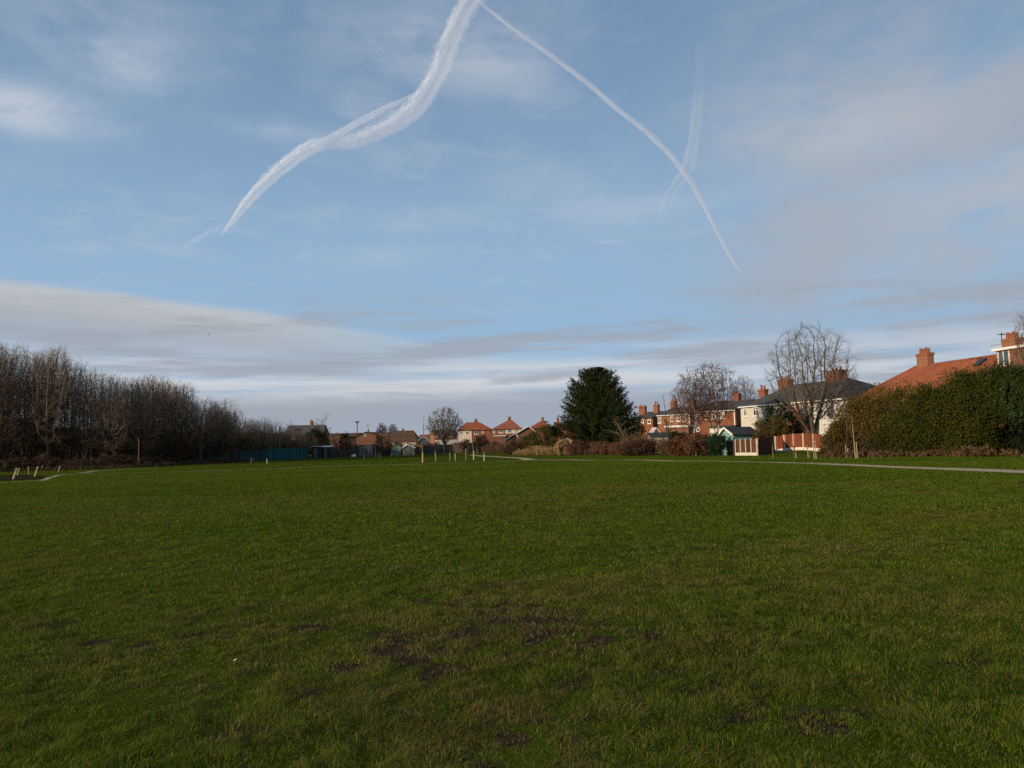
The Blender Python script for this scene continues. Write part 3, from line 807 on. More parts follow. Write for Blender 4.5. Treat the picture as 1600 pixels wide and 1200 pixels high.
CONC = m_plain('pale_concrete', (0.66, 0.60, 0.49), 0.10, 1.5, 0.9, 0.1)

class House:
    def __init__(s, name, label, a, b, depth, ze, zr, wall, roof, group=None, ridge=0.5, hl=0.0, hr=0.0, kind='gable', cat='house', over=0.3, barge=None, ground=None):
        """a, b: facade ends (x, y), left and right as the camera sees it; ze / zr: eaves and ridge heights (world)"""
        s.a = np.array(a[:2], float); s.b = np.array(b[:2], float); s.L = np.linalg.norm(s.b - s.a)
        s.ex = (s.b - s.a) / s.L; s.ey = np.array([-s.ex[1], s.ex[0]]); s.depth = depth
        g = min(gz(*s.a), gz(*s.b)) if ground is None else ground
        s.g = g; s.ze, s.zr = ze - g, zr - g
        s.e = empty(name, (s.a[0], s.a[1], g), math.atan2(s.ex[1], s.ex[0]), label, cat, group)
        L, d = s.L, depth; ze, zr = s.ze, s.zr; s.ry = ry = d * ridge
        m = MB()
        if kind == 'gable':
            top = zr - .16
            if hl == 0 and hr == 0:
                i = len(m.v); poly = [(0, -.4), (d, -.4), (d, ze), (ry, top), (0, ze)]
                m.v += [(0, y, z) for y, z in poly] + [(L, y, z) for y, z in poly]; n = 5
                m.f.append(tuple(range(n))); m.f.append(tuple(range(2 * n - 1, n - 1, -1)))
                for k in range(n): j = (k + 1) % n; m.f.append((j, k, n + k, n + j))
            else:
                m.box(0, L, 0, d, -.4, ze)
                for xe, h in ((0, hl), (L, hr)):
                    if h == 0:
                        x0, x1 = (xe, xe + .25) if xe == 0 else (xe - .25, xe)
                        m.prism([(0, 0), (1, 0), (0.5, 1)], 0, 0) if False else None
                        i = len(m.v); poly = [(0, ze + .001), (d, ze + .001), (ry, top)]
                        m.v += [(x0, y, z) for y, z in poly] + [(x1, y, z) for y, z in poly]
                        m.f += [(i, i + 1, i + 2), (i + 5, i + 4, i + 3), (i + 1, i, i + 3, i + 4), (i + 2, i + 1, i + 4, i + 5), (i, i + 2, i + 5, i + 3)]
        else:      # gable_front: the ridge runs away from the viewer, apex at fraction `ridge` of the facade
            rx = L * ridge; s.rx = rx
            m.prism([(0, -.4), (L, -.4), (L, ze), (rx, zr - .16), (0, ze)], 0, d)
        fixn(m.build('wall', wall, s.e))
        r = MB(); T = .13
        def slab(pts):
            i = len(r.v); n = len(pts); r.v.extend(pts); r.v.extend([(x, y, z - T) for x, y, z in pts])
            r.f.append(tuple(range(i, i + n))); r.f.append(tuple(range(i + 2 * n - 1, i + n - 1, -1)))
            for k in range(n): j = (k + 1) % n; r.f.append((i + j, i + k, i + n + k, i + n + j))
        if kind == 'gable':
            o = over; g0 = .12
            s1 = (zr - ze) / ry; s2 = (zr - ze) / (d - ry); zf = ze + T + .02
            xl = -g0 if hl == 0 else -o; xr = L + g0 if hr == 0 else L + o
            rl = -g0 if hl == 0 else hl; rr = L + g0 if hr == 0 else L - hr
            zt = zr + T * .2
            slab([(xl, -o, zf - s1 * o), (xr, -o, zf - s1 * o), (rr, ry, zt), (rl, ry, zt)])
            slab([(xr, d + o, zf - s2 * o), (xl, d + o, zf - s2 * o), (rl, ry, zt), (rr, ry, zt)])
            if hl: slab([(xl, d + o, zf - s2 * o), (xl, -o, zf - s1 * o), (rl, ry, zt)])
            if hr: slab([(xr, -o, zf - s1 * o), (xr, d + o, zf - s2 * o), (rr, ry, zt)])
        else:
            o = over; sl = (zr - ze) / s.rx; sr = (zr - ze) / (L - s.rx); zf = ze + T + .02; zt = zr + T * .2
            slab([(-o, -o, zf - sl * o), (s.rx, -o, zt), (s.rx, d + o, zt), (-o, d + o, zf - sl * o)][::-1])
            slab([(L + o, -o, zf - sr * o), (s.rx, -o, zt), (s.rx, d + o, zt), (L + o, d + o, zf - sr * o)])
            if barge:
                bm_ = MB()
                bm_.bar((-o, -o - .05, zf - sl * o - .08), (s.rx, -o - .05, zt - .08), .08, .17)
                bm_.bar((L + o, -o - .05, zf - sr * o - .08), (s.rx, -o - .05, zt - .08), .08, .17)
                bm_.build('bargeboard', barge, s.e)
        s.roof = fixn(r.build('roof', roof, s.e))
    def loc(s, u, v, y=0.0):
        """pixel -> (x, z) on the plane parallel to the facade at depth y"""
        o = np.array([*(s.a + s.ey * y), s.g]); n = np.array([*s.ey, 0]); d = ray(u, v)
        p = EYEP + d * (np.dot(o - EYEP, n) / np.dot(d, n)) - o
        return float(p[0] * s.ex[0] + p[1] * s.ex[1]), float(p[2])
    def window(s, u0, v0, u1, v1, mull=1, transom=.3, frame=WHITE, y=0.0, nm='window', sill=True):
        x0, z1 = s.loc(u0, (v0), y); x1, _ = s.loc(u1, v0, y); _, z0 = s.loc((u0 + u1) / 2, v1, y); _, z1 = s.loc((u0 + u1) / 2, v0, y)
        return s.win(x0, x1, z0, z1, mull, transom, frame, y, nm, sill)
    def win(s, x0, x1, z0, z1, mull=1, transom=.3, frame=WHITE, y=0.0, nm='window', sill=True):
        t = min(.11, (x1 - x0) * .16); m = MB(); a, b = y - .07, y + .02
        m.box(x0, x0 + t, a, b, z0, z1); m.box(x1 - t, x1, a, b, z0, z1)
        m.box(x0 + t, x1 - t, a, b, z0, z0 + t); m.box(x0 + t, x1 - t, a, b, z1 - t, z1)
        for k in range(mull):
            xm = x0 + (x1 - x0) * (k + 1) / (mull + 1); m.box(xm - t * .4, xm + t * .4, a + .01, b, z0 + t, z1 - t)
        if transom:
            zt = z1 - (z1 - z0) * transom; xs = [x0 + (x1 - x0) * k / (mull + 1) for k in range(mull + 2)]
            for k in range(mull + 1):
                m.box(xs[k] + (t if k == 0 else t * .4), xs[k + 1] - (t if k == mull else t * .4), a + .02, b, zt - t * .35, zt + t * .35)
        if sill: m.box(x0 - .08, x1 + .08, a - .06, b, z0 - .1, z0 - .001)
        w = m.build(nm, frame, s.e)
        MB().box(x0 + t, x1 - t, y - .03, y - .012, z0 + t, z1 - t).build('pane', GLASS, w)
        return w
    def chimney(s, u, vtop, wpx, wall=BRICK, pots=2, y=None, base_drop=1.2, dep=.9, pot=.45):
        y = s.ry if y is None else y
        x, zt = s.loc(u, vtop, y); x0, _ = s.loc(u - wpx / 2, vtop, y); x1, _ = s.loc(u + wpx / 2, vtop, y)
        w = abs(x1 - x0); zt -= pot if pots else 0; m = MB(); zb = s.zr - base_drop
        m.box(x - w / 2 * .9, x + w / 2 * .9, y - dep / 2, y + dep / 2, zb, zt - .25)
        m.box(x - w / 2, x + w / 2, y - dep / 2 - .05, y + dep / 2 + .05, zt - .249, zt)
        c = m.build('chimney', wall, s.e)
        for k in range(pots):
            q = MB(); xx = x + (k - (pots - 1) / 2) * w / max(pots, 1) * .85; hh = pot * (1 if k % 2 == 0 else .8)
            q.cyl(xx, y, zt + .001, zt + hh, .16, .12, 8); q.cyl(xx, y, zt + hh + .001, zt + hh + .07, .15, .15, 8)
            q.build('chimney_pot', POT, c)
        return c
    def skylight(s, u, v, w, h):
        # lies on the front roof slope
        sl = (s.zr - s.ze) / s.ry; d = ray(u, v); n3 = np.array([0, -sl, 1.0]); nw = np.array([*( s.ey * -sl), 1.0])
        o = np.array([*s.a, s.g + s.ze + .17]); p = EYEP + d * (np.dot(o - EYEP, nw) / np.dot(d, nw)) - o
        x = p[0] * s.ex[0] + p[1] * s.ex[1]; yy = p[0] * s.ey[0] + p[1] * s.ey[1]; z = p[2] + s.ze + .17
        fl = math.hypot(1, sl); ty, tz = 1 / fl, sl / fl; ny, nz = -sl / fl, 1 / fl
        def slab(x0, x1, q0, q1, t0, t1):
            m = MB(); i = 0
            for t in (t0, t1):
                for (xx, qq) in ((x0, q0), (x1, q0), (x1, q1), (x0, q1)):
                    m.v.append((x + xx, yy + qq * ty + t * ny, z + qq * tz + t * nz))
            m.f += [(0, 3, 2, 1), (4, 5, 6, 7), (0, 1, 5, 4), (1, 2, 6, 5), (2, 3, 7, 6), (3, 0, 4, 7)]; return m
        f = slab(-w / 2, w / 2, -h / 2, h / 2, -.02, .07).build('skylight', DARKM, s.e)
        slab(-w / 2 + .08, w / 2 - .08, -h / 2 + .08, h / 2 - .08, .072, .085).build('pane', GLASS, f)
    def part(s, nm, m, *boxes):
        q = MB()
        for b in boxes: q.box(*b)
        return q.build(nm, m, s.e)
    def pbox(s, nm, m, u0, v0, u1, v1, y0, y1):
        """box whose front face (at depth y0) covers a pixel rectangle of this facade"""
        x0, z1 = s.loc(u0, (v0), y0); x1, _ = s.loc(u1, v0, y0); _, z0 = s.loc((u0 + u1) / 2, v1, y0)
        return s.part(nm, m, (min(x0, x1), max(x0, x1), y0, y1, z0, z1))
def xyD(u, D): p = P(u, 690, D); return p[:2]
def zpx(u, v, D): return P(u, v, D)[2]
TERR = 'houses of the brick street behind the gardens'

# ---- right-hand street: house with the big orange roof behind the hedge
r0, r1 = PZ(1430, 572, 8.5), PZ(1572, 551.5, 8.5)
d = (r1 - r0)[:2] / np.linalg.norm((r1 - r0)[:2]); ey = np.array([-d[1], d[0]])
a = r0[:2] - ey * 4.6 - d * 4.2; b = r1[:2] - ey * 4.6 + d * 5.5
h = House('house', 'big house with long orange tiled roof rising behind the tall hedge', a, b, 9.2, 5.3, 8.5, BRICK, TILE_RED, hl=4.2)
h.chimney(1444.5, 544.5, 19, BRICK_O, 4, base_drop=1.3, dep=.75, pot=.5)
h.chimney(1581, 520, 22, BRICK_O, 4, base_drop=1.0, dep=.9, pot=.5)
h.skylight(1531, 566, .75, 1.1)
# flat-roofed dormer with white fascia
x0, z1 = h.loc(1557, 549, 2.0); x1 = x0 + 4.2; zb = h.ze + .9
dm = h.part('dormer', BRICK, (x0, x1, 2.0, 4.6, zb, z1 - .02))
w_ = MB().box(x0 - .25, x1 + .25, 1.72, 4.7, z1, z1 + .22).build('fascia', WHITE, dm)
f_ = MB(); zz0, zz1 = z1 - 1.25, z1 - .1
for xa, xb in ((x0 + .15, x0 + .25), (x0 + .72, x0 + .8), (x0 + 1.3, x0 + 1.4)): f_.box(xa, xb, 1.93, 2.02, zz0, zz1)
f_.box(x0 + .15, x0 + 1.4, 1.93, 2.02, zz0 - .1, zz0 - .001); f_.build('window_frame', WHITE, dm)
MB().box(x0 + .25, x0 + 1.3, 1.96, 1.985, zz0, zz1).build('pane', m_glass('blue_glass', (0.05, 0.08, 0.10)), dm)
# aerial on the stack
xa, za = h.loc(1566.5, 547, h.ry); _, zt = h.loc(1566.5, 519.5, h.ry)
am = MB().bar((xa, h.ry, za - .6), (xa, h.ry, zt), .05)
for k in range(5): am.bar((xa - .28 + .02 * k, h.ry - .3 + .15 * k, zt - .15), (xa + .28 - .02 * k, h.ry - .3 + .15 * k, zt - .15), .025)
am.bar((xa, h.ry - .4, zt - .18), (xa, h.ry + .4, zt - .18), .03)
zl = zt - 1.05
am.bar((xa - 1.4, h.ry, zl), (xa + .1, h.ry, zl + .05), .03)
am.build('aerial', DARKM, h.e)

# ---- the cream / brick / white terrace with the grey hipped roof
A_, B_ = PZ(1157, 636, 5.4)[:2], PZ(1313, 623, 5.4)[:2]
B_ = B_ + (B_ - A_) / np.linalg.norm(B_ - A_) * 1.0
def between(u):
    d = ray(u, 690)[:2]; e = B_ - A_
    t = np.linalg.solve(np.array([[e[0], -d[0]], [e[1], -d[1]]]), -A_); return A_ + e * t[0]
zr_ = 7.95
segs = [(A_, between(1233), CREAM, 'cream rendered terraced house with grey slate roof behind the ivy-covered tree', 4.6, 0.0),
        (between(1233), between(1264), BRICK, 'narrow red brick terraced house between the cream and the white house', 0.0, 0.0),
        (between(1264), B_, WHITE_RENDER, 'white rendered end house with hipped grey roof behind the big bare tree', 0.0, 4.8)]
HB = []
for k, (a, b, wm, lb, hl, hr) in enumerate(segs):
    h = House('terraced_house', lb, a, b, 9.4, 5.4, zr_, wm, SLATE, TERR, hl=hl, hr=hr, over=.3); HB.append(h)
for r_ in ((1162, 638, 1167.6, 650.5), (1177, 636.5, 1185.5, 650)): HB[0].window(*r_, mull=1)
HB[0].window(1203, 634, 1211, 648)
HB[0].part('gutter', WHITE, (0, HB[0].L, -.42, -.3, HB[0].ze - .12, HB[0].ze + .02))
HB[1].window(1237.5, 631, 1243, 645.5, mull=0); HB[1].window(1250, 628.5, 1258, 645, mull=1)
HB[1].part('gutter', WHITE, (0, HB[1].L, -.42, -.3, HB[1].ze - .12, HB[1].ze + .02))
HB[2].window(1276, 627, 1284, 640); HB[2].window(1303, 626, 1308.5, 633, mull=0); HB[2].window(1292, 640, 1299, 652)
HB[2].part('gutter', WHITE, (0, HB[2].L, -.42, -.3, HB[2].ze - .12, HB[2].ze + .02))
HB[2].pbox('extension', WHITE_RENDER, 1268, 656, 1312, 690, -2.2, -.02)
HB[1].pbox('extension', BRICK, 1240, 664, 1262, 690, -2.0, -.02)
HB[0].chimney(1192, 602, 11, BRICK, 2, dep=.6, pot=.55)
HB[1].chimney(1227, 588, 17, BRICK, 3, dep=.9, base_drop=.9, pot=.45)
HB[2].chimney(1307, 574.5, 22, BRICK, 3, dep=1.2, base_drop=.9, pot=.3)

# ---- two pairs of brick houses further along
def street(name_label, uL, vL, uR, vR, ze, depth, vridge, um, wall, hl=0, hr=0, ridge=.5):
    a, b = PZ(uL, vL, ze)[:2], PZ(uR, vR, ze)[:2]
    D = (a[1] + b[1]) / 2 + depth * ridge
    return House('brick_house', name_label, a, b, depth, ze, zpx(um, vridge, D), wall, SLATE, TERR, hl=hl, hr=hr, ridge=ridge)
c2 = street('red brick house with slate roof behind the two birches', 1088, 643, 1149.5, 640, 5.4, 11, 627, 1122, BRICK)
for r_ in ((1088.5, 643.5, 1092.5, 656), (1102, 646, 1106.3, 655), (1112.3, 645, 1118.5, 654.5), (1126, 644, 1132, 653.7)): c2.window(*r_, mull=0 if r_[2] - r_[0] < 5 else 1)
c2.part('drainpipe', WHITE, (c2.L - .25, c2.L - .1, -.14, -.02, -.3, c2.ze))
c2.pbox('extension', WHITE_RENDER, 1109, 668.5, 1129, 690, -3.0, -.02)
c2.pbox('lean_to_roof', SLATE_D, 1108, 665.5, 1150, 668.4, -3.3, -.02)
c2.window(1088.3, 667, 1093, 674.5, mull=0)
c2.chimney(1151, 611, 9.5, BRICK, 2, base_drop=1.0, dep=.7, pot=.4); c2.chimney(1081.5, 621, 9, BRICK, 2, base_drop=1.0, dep=.7, pot=.4)
c1 = street('orange brick house with slate roof left of the birch trees', 1027.5, 649, 1078, 646.5, 6.2, 11, 636.5, 1052, BRICK_O)
for r_ in ((1028, 649.5, 1033, 661), (1048, 651, 1052.2, 658.5), (1057.5, 650, 1063.7, 658.5), (1068, 649.5, 1071.2, 658.8)): c1.window(*r_, mull=0 if r_[2] - r_[0] < 5 else 1)
c1.part('drainpipe', WHITE, (c1.L - .2, c1.L - .06, -.14, -.02, -.3, c1.ze))
c1.pbox('fascia', WHITE, 1038, 665.3, 1076, 667.5, -2.4, -.02)
c1.pbox('extension', BRICK_D, 1039, 667.6, 1075.5, 690, -2.2, -.02)
c1.chimney(1052.5, 622.5, 9, BRICK_O, 2, base_drop=1.0, dep=.7, pot=.5); c1.chimney(1025.5, 627, 8, BRICK, 2, base_drop=1.0, dep=.6, pot=.7)
c0 = street('far red brick house half hidden between conifer and brown thicket', 996, 653, 1020, 652, 6.0, 10, 643.5, 1010, BRICK)
c0.window(1002, 655, 1006, 661, mull=0); c0.window(1012, 655, 1017, 662, mull=0); c0.chimney(1004, 632.5, 11, BRICK, 2, base_drop=1.0, dep=.8, pot=.3)

# ---- houses across the far end of the field
def far(name, label, uL, uR, D, ve, vr, depth, wall, roof, ang=0, um=None, **kw):
    um = um or (uL + uR) / 2; a = xyD(uL, D); b = xyD(uR, D)
    if ang:
        # turn the facade about its left end, keeping both pixel columns
        dirb = ray(uR, 690)[:2]; t = R(ang); ex = np.array([math.cos(t), math.sin(t)])
        k = np.linalg.solve(np.array([[dirb[0], -ex[0]], [dirb[1], -ex[1]]]), a); b = dirb * k[0]
    rd = kw.get('ridge', .5)
    Dr = (a[1] + b[1]) / 2 + (depth * rd if kw.get('kind', 'gable') == 'gable' else 0)
    return House(name, label, a, b, depth, zpx(um, ve, (a[1] + b[1]) / 2), zpx(um, vr, Dr), wall, roof, **kw)
f1 = far('brick_house', 'red brick house with steep grey roof at the end of the wood', 445, 503, 200, 679.5, 664.5, 8, BRICK, SLATE, um=474)
f1.window(455.6, 680.5, 460.2, 687, mull=1, transom=0); f1.window(470, 680.5, 473.5, 687, mull=0, transom=0); f1.chimney(487, 656, 4.6, BRICK_D, 2, dep=.7, pot=.4)
f1.skylight(467, 671, .9, .7); f1.skylight(461, 671, .7, .6)
f2 = far('house', 'tan end house with brown roof left of the long brick building', 544, 560, 196, 683, 676.5, 8, TAN_WALL, TILE_BROWN)
f3 = far('brick_building', 'long dark brown brick building with one round white gable window', 557, 588, 190, 681, 674.5, 14, BRICK_D, TILE_BROWN, kind='gable_front', ridge=.5, cat='building')
f3.window(568.5, 678, 572, 681.8, mull=0, transom=0, sill=False)
f3.part('side_wing', BRICK_D, (f3.L + .05, f3.L + 6.2, 1.0, 9.0, -.4, f3.ze - .4))
q = MB(); L_ = f3.L; q.prism([(L_ + .4, f3.ze - .38), (L_ + 6.5, f3.ze - .38), (L_ + 6.5, f3.ze - .25), (L_ + .4, f3.ze + .75)], .8, 9.2); fixn(q.build('wing_roof', TILE_BROWN, f3.e))
f3.chimney(575.5, 670.5, 1.8, BRICK_D, 1, y=5, base_drop=1.2, dep=.5, pot=.3)
f4 = far('bungalow', 'low bungalow with a large plain brown roof and a pale wall', 609, 650.5, 186, 689.2, 673, 9, TAN_WALL, TILE_BROWN, um=630, hr=1.2)
f4.chimney(629.5, 669.7, 3, BRICK_D, 0, dep=.6); f4.window(616, 690, 622, 694.5, transom=0); f4.window(634, 690, 641, 694.5, transom=0)
f5 = far('house', 'brown house with lit orange gable end behind the round bare tree', 679.5, 715, 225, 678.5, 671, 8, TILE_BROWN, SLATE_D, ang=18)
f5.pbox('ground_floor', PALE_RENDER, 680.2, 687.5, 714.5, 697, -.35, -.02)
for r_ in ((680.5, 680.3, 684, 683.3), (688.5, 680.2, 693, 683.2), (702, 680.2, 706.5, 683.0)): f5.window(*r_, mull=1, transom=0)
for r_ in ((682, 689, 685, 693), (690, 689, 693, 693)): f5.window(*r_, mull=0, transom=0, y=-.35)
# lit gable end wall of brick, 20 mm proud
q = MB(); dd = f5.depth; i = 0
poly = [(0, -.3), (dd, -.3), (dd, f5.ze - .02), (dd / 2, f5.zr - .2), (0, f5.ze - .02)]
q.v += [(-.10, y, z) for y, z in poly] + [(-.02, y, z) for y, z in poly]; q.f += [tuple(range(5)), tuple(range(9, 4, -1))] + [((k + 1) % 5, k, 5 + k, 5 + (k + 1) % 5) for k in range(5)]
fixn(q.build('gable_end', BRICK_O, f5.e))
f6 = far('semi_detached_house', 'orange-roofed pair of houses nearest the round bare tree, half cream and half brick', 716.5, 769, 250, 671.8, 659.8, 11, BRICK, TILE_RED, um=740, hl=2.2, hr=4.2)
f6.pbox('render', PALE_RENDER, 716.8, 672.4, 737, 700, -.12, -.02)
for r_ in ((717.8, 674, 720.8, 678.2), (727.3, 674, 732.2, 679)): f6.window(*r_, mull=1, transom=0, y=-.12)
for r_ in ((741, 672.6, 747.3, 678.6), (752.5, 672.4, 755.7, 677)): f6.window(*r_, mull=1, transom=0)
f6.chimney(743.7, 654.2, 5.2, BRICK_D, 2, dep=.9, pot=.3)
f6.pbox('extension', BRICK_D, 748, 680.5, 769, 700, -2.5, -.02)
f7 = far('semi_detached_house', 'middle orange-roofed house with tall chimney and cream window panels', 769.5, 815, 240, 670, 656.8, 11, BRICK, TILE_RED2, um=795, hl=4.8, hr=2.8)
for r_ in ((770.2, 670.6, 773.2, 676.5), (779.3, 670.6, 786, 676.3), (793.8, 671, 799, 676.5), (807, 671, 809.8, 674.5)): f7.window(*r_, mull=1, transom=0)
for r_ in ((789.5, 670.6, 793.2, 677.5), (799.4, 670.6, 805.5, 677), (810.2, 670.6, 814.5, 676.5)): f7.pbox('cream_panel', CREAM, *r_, -.1, -.02)
f7.chimney(796, 651, 5.2, BRICK_D, 3, dep=.9, pot=.35, base_drop=1.8)
f7.pbox('extension', BRICK_D, 771, 681.5, 790, 700, -3.0, -.02); f7.pbox('lean_to_roof', WHITE, 770.5, 680.7, 790.5, 681.4, -3.2, -.02)
f8 = far('semi_detached_house', 'orange-roofed house half hidden by the green shrubs, with a skylight', 827, 861, 235, 668.5, 655.8, 11, BRICK, TILE_RED, um=848, hl=4.6, hr=2.0)
f8.chimney(848, 652, 4, BRICK_D, 2, dep=.8, pot=.2); f8.skylight(853, 658.8, 1.2, .8)
f9 = far('bungalow', 'dark brown gabled bungalow with white bargeboards in front of orange roofs', 809, 838, 190, 676, 665.8, 12, BRICK_D, TILE_BROWN, um=823, kind='gable_front', ridge=.6, barge=WHITE, over=.45)
f10 = far('garage', 'low white-edged garage beside the gabled bungalow', 789.5, 811, 180, 687.5, 677, 8, BRICK_D, TILE_BROWN, um=800, kind='gable_front', ridge=.75, barge=WHITE, cat='garage')
f11 = far('house', 'brown-roofed house with dark chimney showing left of the conifer', 868, 900, 215, 668, 659.3, 9, BRICK, TILE_BROWN, um=880)
f11.chimney(871.7, 652.5, 4, BRICK_D, 2, dep=.8, pot=.3)
f12 = far('outbuilding', 'small white outbuilding with orange lean-to roof behind the sheds', 654, 667, 195, 684.5, 679, 6, PALE_RENDER, TILE_RED2, um=662, cat='outbuilding', ridge=.8)
# far roofs between trees
f13 = far('house', 'distant brown-roofed house between the wood house and the mast', 503, 540, 230, 681, 677.2, 9, BRICK_D, TILE_BROWN, um=515)

for h in (c1, c2, c0, f1, f6, f7, f8):
    h.part('gutter', WHITE if h in (c1, c2) else DARKM, (-.1, h.L + .1, -.46, -.33, h.ze - .16, h.ze - .04))

# ================================================================== sheds, fences, allotment edge
def shed(name, label, uL, uR, D, ve, vr, depth, wall, roof, kind='gable_front', cat='shed', barge=None, door=None, ang=0, **kw):
    h = far(name, label, uL, uR, D, ve, vr, depth, wall, roof, ang=ang, kind=kind, cat=cat, barge=barge, over=.15, **kw)
    if door is not None:
        x0, x1 = h.L * .35, h.L * .65; zt = min(h.ze, 1.9)
        dq = MB().box(x0, x1, -.06, -.012, .02, zt).build('door', door, h.e)
        MB().box(x1 - .15, x1 - .1, -.1, -.061, zt * .45, zt * .52).build('handle', DARKM, dq)
    return h
SH_GREY = m_board('grey_green_boards', (0.115, 0.125, 0.115)); SH_GREEN = m_board('sage_green_boards', (0.14, 0.21, 0.165)); SH_BROWN = m_board('weathered_brown_boards', (0.13, 0.085, 0.055))
SH_PALE = m_board('pale_grey_boards', (0.28, 0.25, 0.21)); FELT = m_plain('roofing_felt', (0.045, 0.045, 0.045), .2, 2)
TEAL = m_board('teal_sheet', (0.020, 0.082, 0.084), 0.30); TEAL_D = m_board('dark_teal_sheet', (0.018, 0.050, 0.055), 0.30)
shed('shed', 'large grey-green flat shed below the long brick building', 560, 580, 168, 696, 694.8, 5, SH_GREY, FELT, door=SH_BROWN)
shed('shed', 'small sage green shed left of the white-edged grey shed', 612, 626, 172, 699.5, 694.5, 3, SH_GREEN, SH_GREEN, ridge=.85, door=SH_GREY)
shed('shed', 'grey-green pitched shed with a white roof edge', 629, 648, 171, 700, 694, 4, SH_GREY, FELT, barge=WHITE, ridge=.42, door=SH_GREY)
shed('shed', 'orange-brown brick shed right of the white-edged grey shed', 648.5, 659.5, 173, 695.5, 694.2, 3, BRICK_O, FELT, cat='shed', door=SH_BROWN)
shed('shed', 'dark grey allotment shed below the cream half-rendered house', 708.5, 721, 178, 693, 691.8, 3, m_board('slate_grey_boards', (.075, .085, .09)), FELT, door=SH_BROWN)
shed('shed', 'squat dark shed with pale roof line beside the teal fence', 486, 500, 158, 698.5, 697.2, 4, m_board('charcoal_boards', (.03, .035, .038)), m_plain('pale_roof_sheet', (.35, .36, .36), .15, 1), door=SH_GREY)
shed('shed', 'dark lean-to shed with a bright white roof edge', 501, 516, 160, 698.6, 696.8, 3, m_board('charcoal_boards', (.03, .035, .038)), WHITE, kind='gable', door=SH_GREY)
def board_fence(name, label, pts, hgt, m, panel=1.83, post=None, group=None, postw=.1, gravel=None, cat='fence', top=None, lean=0.0, postm=None):
    """fence along ground points (x, y[, height]); every panel and post is a part"""
    pts = [np.array(p[:2], float) for p in pts]; o = pts[0]; g0 = gz(*o)
    e = empty(name, (o[0], o[1], g0), 0, label, cat, group)
    for a, b in zip(pts[:-1], pts[1:]):
        L = np.linalg.norm(b - a); n = max(1, round(L / panel)); d = (b - a) / L; nn = np.array([-d[1], d[0]])
        for k in range(n):
            p, q = a + d * L * k / n, a + d * L * (k + 1) / n
            zp, zq = gz(*p) - g0, gz(*q) - g0; p = p - o; q = q - o; t = .022
            dd = d * postw * .5; gb = .3 if gravel else .04
            def slab(nm, mm, z0, z1, t):
                mb = MB(); P0 = p + dd; Q0 = q - dd
                for z_p, z_q in ((z0 + zp, z0 + zq), (z1 + zp, z1 + zq)):
                    for (w, z) in ((P0, z_p), (Q0, z_q)):
                        for sg in (-1, 1): mb.v.append((w[0] + nn[0] * t * sg, w[1] + nn[1] * t * sg, z))
                mb.f += [(0, 1, 3, 2), (4, 6, 7, 5), (0, 2, 6, 4), (1, 5, 7, 3), (0, 4, 5, 1), (2, 3, 7, 6)]
                fixn(mb.build(nm, mm, e))
            slab('panel', m, gb, hgt, t)
            if gravel: slab('gravel_board', gravel, -.15, gb - .004, t * 1.6)
            if top: slab('cap_rail', top, hgt + .002, hgt + .05, t * 1.8)
            if post is not None:
                mb = MB(); z0, z1 = zp - .3, zp + hgt + .06
                mb.bar((p[0], p[1], z0), (p[0], p[1], z1), postw); mb.build('post', post, e)
    if post is not None:
        q = pts[-1] - o; zq = gz(*pts[-1]) - g0
        MB().bar((q[0], q[1], zq - .3), (q[0], q[1], zq + hgt + .06), postw).build('post', post, e)
    return e
FB = m_board('red_brown_fence_boards', (0.19, 0.055, 0.026), .14, 0); FBD = m_board('brown_fence_boards', (0.115, 0.050, 0.028), .14, 0)
FB_DARK = m_board('dark_brown_boards', (0.075, 0.042, 0.028), .14, 0); FB_GREY = m_board('grey_old_boards', (0.16, 0.145, 0.125), .15, 0)  # the brown boards here are darker than those of the neighbouring fences
def bxy(u, D): return base(u, D)[:2]
# brown fence with concrete posts below the green summerhouse, set forward of its neighbour
pL, pC, pB = bxy(1150, 82), bxy(1183.5, 76), bxy(1210, 80)
board_fence('garden_fence', 'brown panel fence with pale concrete posts in front of the green summerhouse', [pL, pC], 1.62, FBD, 1.6, CONC, gravel=CONC, postw=.13)
board_fence('garden_fence', 'plain dark brown fence length between the two concrete-posted fences', [pC + np.array([.35, .5]), pB], 1.66, FB_DARK, 1.9, FB_DARK, postw=.09)
board_fence('garden_fence', 'dark brown fence corner beside the ivy bush', [bxy(1133, 86), bxy(1148, 82.6)], 1.55, FB_DARK, 1.5, FB_DARK, postw=.1)
board_fence('garden_fence', 'bright red-brown panel fence on white gravel boards at the foot of the big bare tree', [bxy(1212.5, 82), bxy(1288, 75)], 1.62, FB, 1.5, CONC, gravel=CONC, postw=.15, top=FBD)
board_fence('garden_fence', 'low grey board fence below the greenhouse', [bxy(1020, 104), bxy(1043, 101)], 1.7, FB_GREY, 1.9, FB_GREY)
# summerhouse
a, b = bxy(1128.2, 86), bxy(1147.2, 84)
zev, zrd = zpx(1130, 678.5, 85), zpx(1136, 667.5, 85)
sm = House('summerhouse', 'pale green summerhouse with white bargeboards behind the brown fence', a, b, 3.0, zev, zrd, m_board('mint_green_boards', (0.20, 0.36, 0.30), .16, 2), FELT, kind='gable_front', ridge=.42, cat='shed', barge=WHITE, over=.25)
